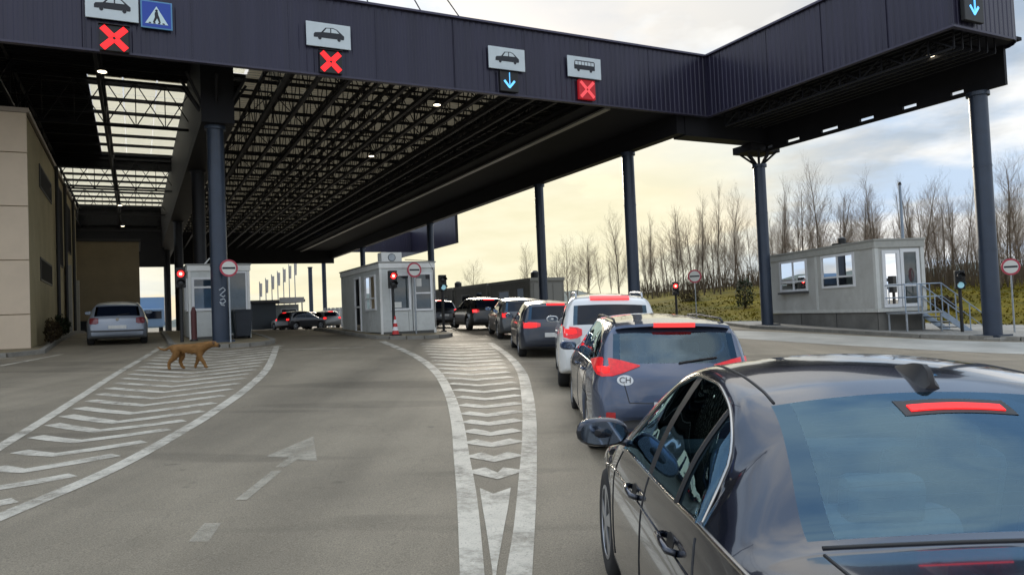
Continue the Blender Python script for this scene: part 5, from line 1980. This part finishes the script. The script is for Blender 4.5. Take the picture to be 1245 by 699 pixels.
# steps
s = MB()
MB().span((.30, -1.05, -.08), (1.75, -.02, -.02)).build('landing', STEEL, r)
n = 6
for k in range(n):
    x = 1.75 + .27 * k
    z = -.02 - .19 * (k + 1)
    MB().span((x, -1.0, z - .035), (x + .27, -.08, z)).build('step', STEEL, r)
for y in (-1.03, -.05):
    MB().bar((1.72, y, -.10), (1.75 + .27 * n, y, -.04 - .19 * n), .03, .20).build('stringer', BLUERAIL, r)
    g = MB()
    g.tube([(1.75, y, .95), (1.75 + .27 * n, y, .95 - .19 * n)], .022, 8)
    g.build('handrail', BLUERAIL, r)
    MB().tube([(1.75, y, .50), (1.75 + .27 * n, y, .50 - .19 * n)], .016, 8).build('knee_rail', BLUERAIL, r)
    for k in (0, 2, 4, 6):
        MB().tube([(1.75 + .27 * k, y, -.05 - .19 * k), (1.75 + .27 * k, y, .95 - .19 * k)], .02, 8).build('rail_post', BLUERAIL, r)
y = -1.03
for z in (.5, .95):
    MB().tube([(.30, y, z), (1.75, y, z)], .02, 8).build('handrail', BLUERAIL, r)
    MB().tube([(.30, y, z), (.30, -.05, z)], .02, 8).build('handrail', BLUERAIL, r)
for x in (.30, .80, 1.28):
    MB().tube([(x, y, -.06), (x, y, .95)], .02, 8).build('rail_post', BLUERAIL, r)
for x, yy in ((.34, -1.0), (1.7, -1.0), (.34, -.1), (1.7, -.1)):
    MB().tube([(x, yy, -1.3), (x, yy, -.06)], .035, 8).build('landing_leg', STEEL, r)

# tall thin pole behind the office
x, y = 16.9, 31.8
r = thing('pole', 'tall thin blue-grey pole rising behind the container office', 'pole', (x, y, .6), 0)
MB().tube([(0, 0, -.3), (0, 0, 5.9)], [.07, .06], 10).build('shaft', mat('pole_paint', (.28, .34, .42), .4, .4), r)
MB().lathe([(.085, 5.86), (.05, 5.98)], 10).build('cap', BLACK, r)

# ---------------------------------------------------------------- row of far container cabins on the right of the queue
CAB = mat('far_cabin', (.20, .195, .175), .6, var=.1, dirt=.3)
for i, (u, v, ll) in enumerate(((22.0, 40.6, 6.0), (22.0, 47.0, 6.0), (22.0, 53.4, 6.0), (22.0, 59.8, 6.0))):
    r = thing('container_cabin', ('grey container cabin nearest in the far row beside the queue', 'grey container cabin second in the far row beside the queue', 'grey container cabin third in the far row beside the queue', 'grey container cabin farthest in the far row beside the queue')[i],
              'cabin', (*UV(u, v), guv(u, v) + .05), ANG, 'cabins in the far row')
    hh = 2.75
    MB().span((0, 0, 0), (2.4, ll, hh - .2)).build('wall', CAB, r)
    MB().span((-.06, -.06, hh - .2), (2.46, ll + .06, hh)).build('roof_band', mat('far_band', (.24, .235, .21), .6), r)
    for y0 in (.02, ll - .16):
        MB().span((-.03, y0, 0), (.06, y0 + .14, hh - .2)).build('corner_post', mat('far_post', (.27, .265, .24), .6), r)
    fL = lambda a, d, z: (-d, a, z)
    window(r, fL, .9, 1.9, .1, 2.2, .07, pane_m=CARDARK, frame_m=CAB, name='door', depth=.03)
    window(r, fL, 3.0, 4.6, 1.0, 2.1, .08, pane_m=CARDARK, frame_m=mat('far_frame', (.35, .35, .33), .6), depth=.03)
    for a in (.5, 1.2, 1.9):
        MB().span((a - .3, -.02, .15), (a + .32, 0, 2.4)).build('wall_panel', mat('far_panel', (.235, .23, .21), .6), r)
    if i in (0, 2):
        MB().lathe([(.28, 0), (.28, .40), (.12, .52)], 14, (1.0, 1.2, hh)).build('roof_vent', BLACK, r)

# ---------------------------------------------------------------- far left: gatehouse, flag poles, fence, truck
r = thing('gatehouse', 'small pale gatehouse with dark overhanging roof beyond the left booth', 'building', (*UV(12.3, 73), 1.05), ANG)
MB().span((-2.6, 0, 0), (-.4, 4, 2.5)).build('dark_wall', mat('gate_dark', (.12, .14, .16), .7), r)
MB().span((-.4, .4, 0), (1.8, 4, 2.3)).build('pale_wall', mat('gate_pale', (.45, .48, .48), .7, var=.1), r)
MB().span((-2.8, -.8, 2.5), (2.2, 4.4, 2.75)).build('roof', mat('gate_roof', (.10, .10, .11), .6), r)
MB().span((-.2, -.84, 2.45), (2.1, -.80, 2.95)).build('sign_board', WHITE, r)
MB().tube([(1.95, -.5, 0), (1.95, -.5, 2.5)], .06, 8).build('post', STEEL, r)
window(r, lambda a, d, z: (a, .4 - d, z), .1, 1.6, .9, 1.9, .08, pane_m=CARDARK, depth=.03)
for k in range(7):
    u, v = 13.2 + .78 * k, 92 + .5 * k
    x, y = UV(u, v)
    r = thing('flag_pole', 'pale flag pole, %s from the left in the far row' % ('first', 'second', 'third', 'fourth', 'fifth', 'sixth', 'seventh')[k], 'flag pole', (x, y, 1.0), ANG, 'flag poles in the far row')
    MB().tube([(0, 0, -.2), (0, 0, 5.6 + .45 * k)], [.07, .05], 8).build('shaft', STEEL, r)
    hz = 5.4 + .45 * k
    b = MB()
    for i in range(5):
        b.v += [(.05 + .07 * i, .05 * math.sin(i * 1.9 + k), hz), (.05 + .07 * i * .8, .06 * math.sin(i * 1.7 + 1 + k), hz - 1.6)]
    b.f = [(2 * i, 2 * i + 1, 2 * i + 3, 2 * i + 2) for i in range(4)]
    b.build('flag', mat('limp_flag', (.33, .34, .36), .8, trans=(.3, (.4, .4, .42))), r)
r = thing('white_fence', 'white slatted fence beyond the far columns left of the middle booth', 'fence', (*UV(16.6, 74), 1.0), ANG)
for k in range(6):
    MB().span((.42 * k, 0, 0), (.42 * k + .26, .05, 1.9)).build('slat', WHITE, r)
for z in (.4, 1.6):
    MB().span((0, .05, z), (2.5, .10, z + .1)).build('rail', WHITE, r)
r = thing('box_truck', 'pale blue box truck seen far off through the left lane', 'truck', (*UV(1.9, 96), 1.0), ANG)
MB().span((-2.6, 2.2, .9), (1.2, 9, 4.3)).build('cargo_box', mat('truck_blue', (.22, .36, .55), .5), r)
MB().span((-2.4, 0, .7), (1.0, 2.1, 2.9)).build('cab', mat('truck_blue2', (.18, .28, .42), .45), r, bevel=.12)
for yy in (1.0, 6.5):
    for xx in (-2.2, .8):
        MB().lathe([(.5, -.15), (.5, .15)], 18, (xx, yy, .5), 'X').build('wheel', RUBBER, r)
MB().span((-2.2, -.02, 1.7), (.8, 0, 2.6)).build('windscreen', CARDARK, r)
# ---------------------------------------------------------------- dog
def build_dog():
    x, y = -7.40, 16.98
    root = thing('dog', 'tan brown dog with dark muzzle walking across the left hatched marking', 'dog', (x, y, ground(x, y)), R(6))
    #            name   pos (x forward to the right, y depth, z up)   radius
    J = {
        'hip': ((-.30, 0, .50), (.105, .115)), 'rump': ((-.40, 0, .52), (.075, .08)), 'belly': ((-.12, 0, .485), (.095, .105)), 'rib': ((.08, 0, .465), (.115, .135)),
        'chest': ((.22, 0, .475), (.11, .14)), 'neck0': ((.33, 0, .53), (.085, .10)), 'neck1': ((.42, 0, .555), (.078, .085)), 'skull': ((.50, 0, .56), (.082, .078)),
        'stop': ((.575, 0, .53), (.055, .052)), 'nose': ((.655, 0, .495), (.038, .036)),
        'tail0': ((-.47, 0, .52), (.030, .030)), 'tail1': ((-.57, 0, .47), (.022, .022)), 'tail2': ((-.66, 0, .49), (.018, .018)), 'tail3': ((-.73, 0, .54), (.012, .012)),
    }
    E_ = [('hip', 'rump'), ('rump', 'tail0'), ('tail0', 'tail1'), ('tail1', 'tail2'), ('tail2', 'tail3'), ('hip', 'belly'), ('belly', 'rib'), ('rib', 'chest'), ('chest', 'neck0'), ('neck0', 'neck1'), ('neck1', 'skull'), ('skull', 'stop'), ('stop', 'nose')]
    # legs: hind reaches back / forward, front likewise (mid-stride)
    def hind(tag_, s, dx):
        P = [((-.30, s * .075, .44), .098), ((-.26 + dx * .5, s * .085, .31), .075), ((-.37 + dx * .9, s * .085, .19), .042), ((-.35 + dx * 1.25, s * .085, .06), .033), ((-.30 + dx * 1.3, s * .085, .030), .034)]
        return P
    def fore(tag_, s, dx, lift=0):
        P = [((.20, s * .075, .40), .085), ((.17 + dx * .3, s * .085, .27), .055), ((.19 + dx * .8, s * .085, .15 + lift), .038), ((.18 + dx * 1.1, s * .085, .055 + lift * .6), .032), ((.22 + dx * 1.15, s * .085, .030 + lift * .5), .034)]
        return P
    for nm, par, P in (('hl', 'hip', hind('hl', 1, .10)), ('hr', 'hip', hind('hr', -1, -.10)), ('fl', 'chest', fore('fl', 1, -.12)), ('fr', 'chest', fore('fr', -1, .14))):
        prev = par
        for k, (p, rad) in enumerate(P):
            J[nm + str(k)] = (p, (rad, rad))
            E_.append((prev, nm + str(k)))
            prev = nm + str(k)
    names = list(J)
    me = bpy.data.meshes.new('body')
    me.from_pydata([J[n][0] for n in names], [(names.index(a), names.index(b_)) for a, b_ in E_], [])
    m = bpy.data.materials.new('dog_fur')
    m.use_nodes = True
    nt = m.node_tree
    bs = nt.nodes['Principled BSDF']
    bs.inputs['Roughness'].default_value = .85
    bs.inputs['Specular IOR Level'].default_value = .2
    tc = nt.nodes.new('ShaderNodeTexCoord')
    sp = nt.nodes.new('ShaderNodeSeparateXYZ')
    nt.links.new(tc.outputs['Object'], sp.inputs[0])
    nz = nt.nodes.new('ShaderNodeTexNoise')
    nz.inputs['Scale'].default_value = 9
    nz.inputs['Detail'].default_value = 5
    nt.links.new(tc.outputs['Object'], nz.inputs['Vector'])
    mx = nt.nodes.new('ShaderNodeMix')
    mx.data_type = 'RGBA'
    mx.inputs[6].default_value = (.13, .064, .022, 1)
    mx.inputs[7].default_value = (.33, .175, .062, 1)
    nt.links.new(nz.outputs[0], mx.inputs[0])
    r1 = nt.nodes.new('ShaderNodeMapRange')
    r1.inputs[1].default_value = .575
    r1.inputs[2].default_value = .63
    nt.links.new(sp.outputs[0], r1.inputs[0])
    m2 = nt.nodes.new('ShaderNodeMix')
    m2.data_type = 'RGBA'
    nt.links.new(r1.outputs[0], m2.inputs[0])
    nt.links.new(mx.outputs[2], m2.inputs[6])
    m2.inputs[7].default_value = (.022, .018, .016, 1)
    nt.links.new(m2.outputs[2], bs.inputs['Base Color'])
    me.materials.append(m)
    o = bpy.data.objects.new('body', me)
    COL.objects.link(o)
    o.parent = root
    sk = o.modifiers.new('skin', 'SKIN')
    sk.use_smooth_shade = True
    for i, n in enumerate(names):
        me.skin_vertices[0].data[i].radius = J[n][1]
        me.skin_vertices[0].data[i].use_root = n == 'hip'
    ss = o.modifiers.new('sub', 'SUBSURF')
    ss.levels = ss.render_levels = 2
    # short coat of hair
    dg = bpy.context.evaluated_depsgraph_get()
    ev = o.evaluated_get(dg)
    em = ev.to_mesh()
    rn = random.Random(5)
    coat = MB()
    polys = [p for p in em.polygons]
    areas = [p.area for p in polys]
    for p in rn.choices(polys, weights=areas, k=5200):
        vs = [em.vertices[i].co for i in p.vertices]
        a, b_ = rn.random(), rn.random()
        q = vs[0].lerp(vs[1], a).lerp(vs[-1].lerp(vs[2 if len(vs) > 3 else -1], a), b_)
        n = p.normal
        d = (n * .55 + Vector((-.8, 0, -.35)) + Vector((rn.uniform(-.3, .3), rn.uniform(-.3, .3), rn.uniform(-.3, .3)))).normalized()
        w = n.cross(d)
        w = w.normalized() * rn.uniform(.003, .006) if w.length > 1e-4 else Vector((0, .004, 0))
        l = rn.uniform(.018, .042) * (.45 if q.z < .25 or q.x > .5 else 1)
        coat.add([q - w, q + w, q + d * l], [(0, 1, 2)])
    ev.to_mesh_clear()
    coat.build('coat', m, root, fix=False)['kind'] = 'stuff'
    for s_ in (-1, 1):          # flop ears
        b = MB()
        b.add([(.475, s_ * .045, .622), (.535, s_ * .055, .618), (.50, s_ * .10, .585), (.525, s_ * .092, .535), (.548, s_ * .082, .565), (.50, s_ * .075, .60)], [(0, 1, 5), (0, 5, 2), (5, 1, 4), (5, 4, 3, 2)])
        e = b.build('ear', mat('dog_ear', (.10, .05, .02), .85), root, smooth=True)
        e.modifiers.new('solid', 'SOLIDIFY').thickness = .012
        MB().lathe([(.004, -.01), (.010, 0), (.004, .01)], 10, (.565, s_ * .040, .572), 'Y').build('eye', BLACK, root, smooth=True)
    return root
build_dog()

# ---------------------------------------------------------------- trees
BARK = mat('winter_bark', (.135, .11, .085), .95, spec=.1, var=.35, scale=4)
TWIG = mat('winter_twigs', (.19, .145, .108), .95, spec=.1, var=.3, scale=2)
def tree_mesh(seed, H, spread, up, n1, trunk_r=.10):
    rnd = random.Random(seed)
    tr, cr = MB(), MB()
    pts = []
    p = Vector((0, 0, -.3))
    d = Vector((rnd.uniform(-.04, .04), rnd.uniform(-.04, .04), 1)).normalized()
    K = 9
    for k in range(K + 1):
        pts.append(p.copy())
        d = (d + Vector((rnd.uniform(-.07, .07), rnd.uniform(-.07, .07), .06))).normalized()
        p = p + d * (H / K)
    rad = [trunk_r * (1 - .93 * k / K) ** .9 + .006 for k in range(K + 1)]
    tr.tube(pts, rad, 7)
    def grow(p, d, l, r, level):
        n = 3 if level < 3 else 2
        q = [p]
        dd = d
        for k in range(n):
            dd = (dd + Vector((rnd.uniform(-.22, .22), rnd.uniform(-.22, .22), rnd.uniform(-.02, .16) + up * .12))).normalized()
            q.append(q[-1] + dd * l / n)
        cr.tube(q, [r * (1 - .75 * k / n) for k in range(n + 1)], 4 if level == 1 else 3, cap=False)
        if level < 4:
            m = (5, 4, 3)[level - 1]
            for k in range(m):
                t = .25 + .75 * (k + rnd.random()) / m
                i = min(int(t * n), n - 1)
                b = q[i].lerp(q[i + 1], t * n - i)
                a = rnd.random() * 6.28
                side = dd.cross(Vector((math.cos(a), math.sin(a), .3))).normalized()
                e = (dd * (.75 + .3 * up) + side * (.75 - .3 * up) + Vector((0, 0, .12))).normalized()
                grow(b, e, l * rnd.uniform(.42, .62), r * .52, level + 1)
    for k in range(n1):
        t = .16 + .82 * (k + rnd.random()) / n1
        i = min(int(t * K), K - 1)
        b = pts[i].lerp(pts[i + 1], t * K - i)
        a = rnd.random() * 6.28
        dd = Vector((math.cos(a) * (1 - up * .65), math.sin(a) * (1 - up * .65), .35 + up * 1.0)).normalized()
        l = spread * (1 - .60 * t) * rnd.uniform(.7, 1.15)
        grow(b, dd, l, max(.006, rad[i] * .30), 1)
    return tr.mesh('trunk', BARK, True), cr.mesh('crown', TWIG, False, fix=False)
KINDS = [tree_mesh(11, 10, 2.6, .85, 40, .075), tree_mesh(12, 10, 3.3, .6, 42, .08), tree_mesh(13, 10, 2.2, .95, 36, .07), tree_mesh(14, 10, 4.2, .35, 36, .10), tree_mesh(15, 10, 3.0, .5, 42, .08), tree_mesh(16, 10, 3.8, .45, 40, .09)]

def terrain(x, y):
    best = None
    for i in range(len(bl)):
        px, py = bl[i]
        # point = p + d*(.62,.785): component along and across
        d = (x - px) * .62 + (y - py) * .785
        ox, oy = x - px - .62 * d, y - py - .785 * d
        e = ox * ox + oy * oy
        if best is None or e < best[0]:
            best = (e, i, d)
    if best[2] <= 0:
        return ground(x, y)
    return bank_pt(best[1], best[2])[2]

def put_tree(label, x, y, h, k, rot, group=None, wide=1.0):
    r = thing('bare_tree', label, 'tree', (x, y, terrain(x, y) - .05), rot, group)
    s = h * .86 / 10
    r.scale = (s * wide, s * wide, s)
    link('trunk', KINDS[k][0], r)
    link('crown', KINDS[k][1], r)
    return r
rnd = random.Random(77)
F_ = 900.0
def dir_xy(px, Y):
    return ((px - 622.5) / F_ * Y, Y)
named = [(574, 78, 5.4, 3, 'lone bare tree above the far cabins between the two canopy columns'),
         (641, 70, 7.0, 4, 'bare tree left of the column standing by the far cabins'),
         (690, 66, 6.6, 5, 'bushy bare tree just right of the column above the white SUV'),
         (714, 63, 6.4, 3, 'small rounded bare tree above the white SUV'),
         (752, 60, 8.0, 1, 'tall bare tree touching the left side of the canopy corner column'),
         (793, 60, 7.6, 0, 'bare tree right of the canopy corner column'),
         (824, 58, 8.0, 2, 'slim bare tree directly above the red light on the grass bank'),
         (856, 57, 8.6, 0, 'bare poplar above the round sign on the grass bank'),
         (876, 55, 9.2, 2, 'tallest bare poplar left of the fan topped column'),
         (896, 58, 8.9, 1, 'bare tree immediately left of the fan topped column'),
         (958, 55, 9.0, 0, 'bare tree right of the fan topped column above the office end'),
         (1000, 52, 9.9, 1, 'tallest bare tree above the near office window'),
         (1062, 54, 9.3, 0, 'bare tree above the office corner, left of the thin pole'),
         (1120, 52, 8.6, 4, 'bare tree just right of the thin pole'),
         (1231, 44, 8.6, 5, 'bare tree behind the round sign at the right edge')]
for px, Y, h, k, lb in named:
    x, y = dir_xy(px, Y)
    put_tree(lb, x, y, h, k, rnd.random() * 6.28)
# the wood behind: trunks that nothing tells apart, by stretch of the bank
zones = [(650, 770, 11, 'slender background bare tree in the sparse wood behind the queue', 64, 80, 5.6, 7.0),
         (780, 915, 17, 'slender background bare tree in the wood behind the red light on the bank', 56, 76, 6.2, 8.4),
         (925, 1100, 28, 'slender background bare tree in the dense wood behind the container office', 50, 70, 7.0, 9.2),
         (1105, 1190, 14, 'slender background bare tree in the wood behind the steel steps', 46, 64, 6.6, 8.6),
         (1205, 1275, 11, 'slender background bare tree in the wood at the right edge of the picture', 42, 60, 6.4, 8.4)]
for a, c_, n, lb, y0, y1, h0, h1 in zones:
    for i in range(n):
        px = a + (c_ - a) * (i + rnd.random()) / n
        Y = rnd.uniform(y0, y1)
        x, y = dir_xy(px, Y)
        put_tree(lb, x, y, rnd.uniform(h0, h1) * rnd.uniform(.66, 1.06), rnd.randrange(6), rnd.random() * 6.28, lb.replace('bare tree', 'bare trees').replace('thin ', ''), rnd.uniform(.8, 1.1))
# brushwood under the trees
b = MB()
for i in range(3400):
    px = rnd.uniform(770, 1290)
    Y = rnd.uniform(60, 76) if px < 930 else (rnd.uniform(50, 66) if px < 1100 else rnd.uniform(45, 60))
    x, y = dir_xy(px, Y)
    z = terrain(x, y)
    h = rnd.uniform(.8, 2.3) * (.7 if px < 840 else 1)
    dx, dy = rnd.uniform(-.35, .35), rnd.uniform(-.35, .35)
    r0 = rnd.uniform(.012, .03)
    b.tube([(x, y, z - .1), (x + dx * .4, y + dy * .4, z + h * .55), (x + dx * h * .7, y + dy * h * .7, z + h)], [r0, r0 * .7, r0 * .3], 3, cap=False)
o = b.build('brushwood', mat('brushwood', (.105, .080, .055), .95, spec=.1, var=.4, scale=.3), fix=False)
tag(o, 'dense brown brushwood under the bare trees on the bank', 'brushwood')
o['kind'] = 'stuff'
# tufts of grass
b = MB()
for i in range(9000):
    px = rnd.uniform(780, 1290)
    Y = rnd.uniform(27, 52)
    x, y = dir_xy(px, Y)
    z = terrain(x, y)
    if z <= ground(x, y) + .06:
        continue
    h = rnd.uniform(.04, .13)
    a = rnd.random() * 6.28
    w = rnd.uniform(.03, .09)
    ox, oy = rnd.uniform(-.12, .12), rnd.uniform(-.12, .12)
    b.add([(x - w * math.cos(a), y - w * math.sin(a), z - .02), (x + w * math.cos(a), y + w * math.sin(a), z - .02), (x + ox, y + oy, z + h)], [(0, 1, 2)])
o = b.build('grass_tufts', GRASS, fix=False)
tag(o, 'rough winter grass tufts on the bank', 'grass')
o['kind'] = 'stuff'
# conifer-like dark shrub and low bushes on the bank
for i, (px, Y, h, w_, lb) in enumerate(((905, 43, 1.7, 1.15, 'dark rounded shrub left of the container office at the foot of the bank'),
                                         (838, 50, .8, 1.6, 'low brown bush under the red light on the bank'),
                                         (1145, 36, .7, 1.2, 'low brown bush on the bank above the steel steps'))):
    x, y = dir_xy(px, Y)
    shrub('shrub', lb, x, y, terrain(x, y) - .05, h, w_, EVER if i == 0 else BROWNLEAF, n=900, seed=40 + i, leaf=.07)
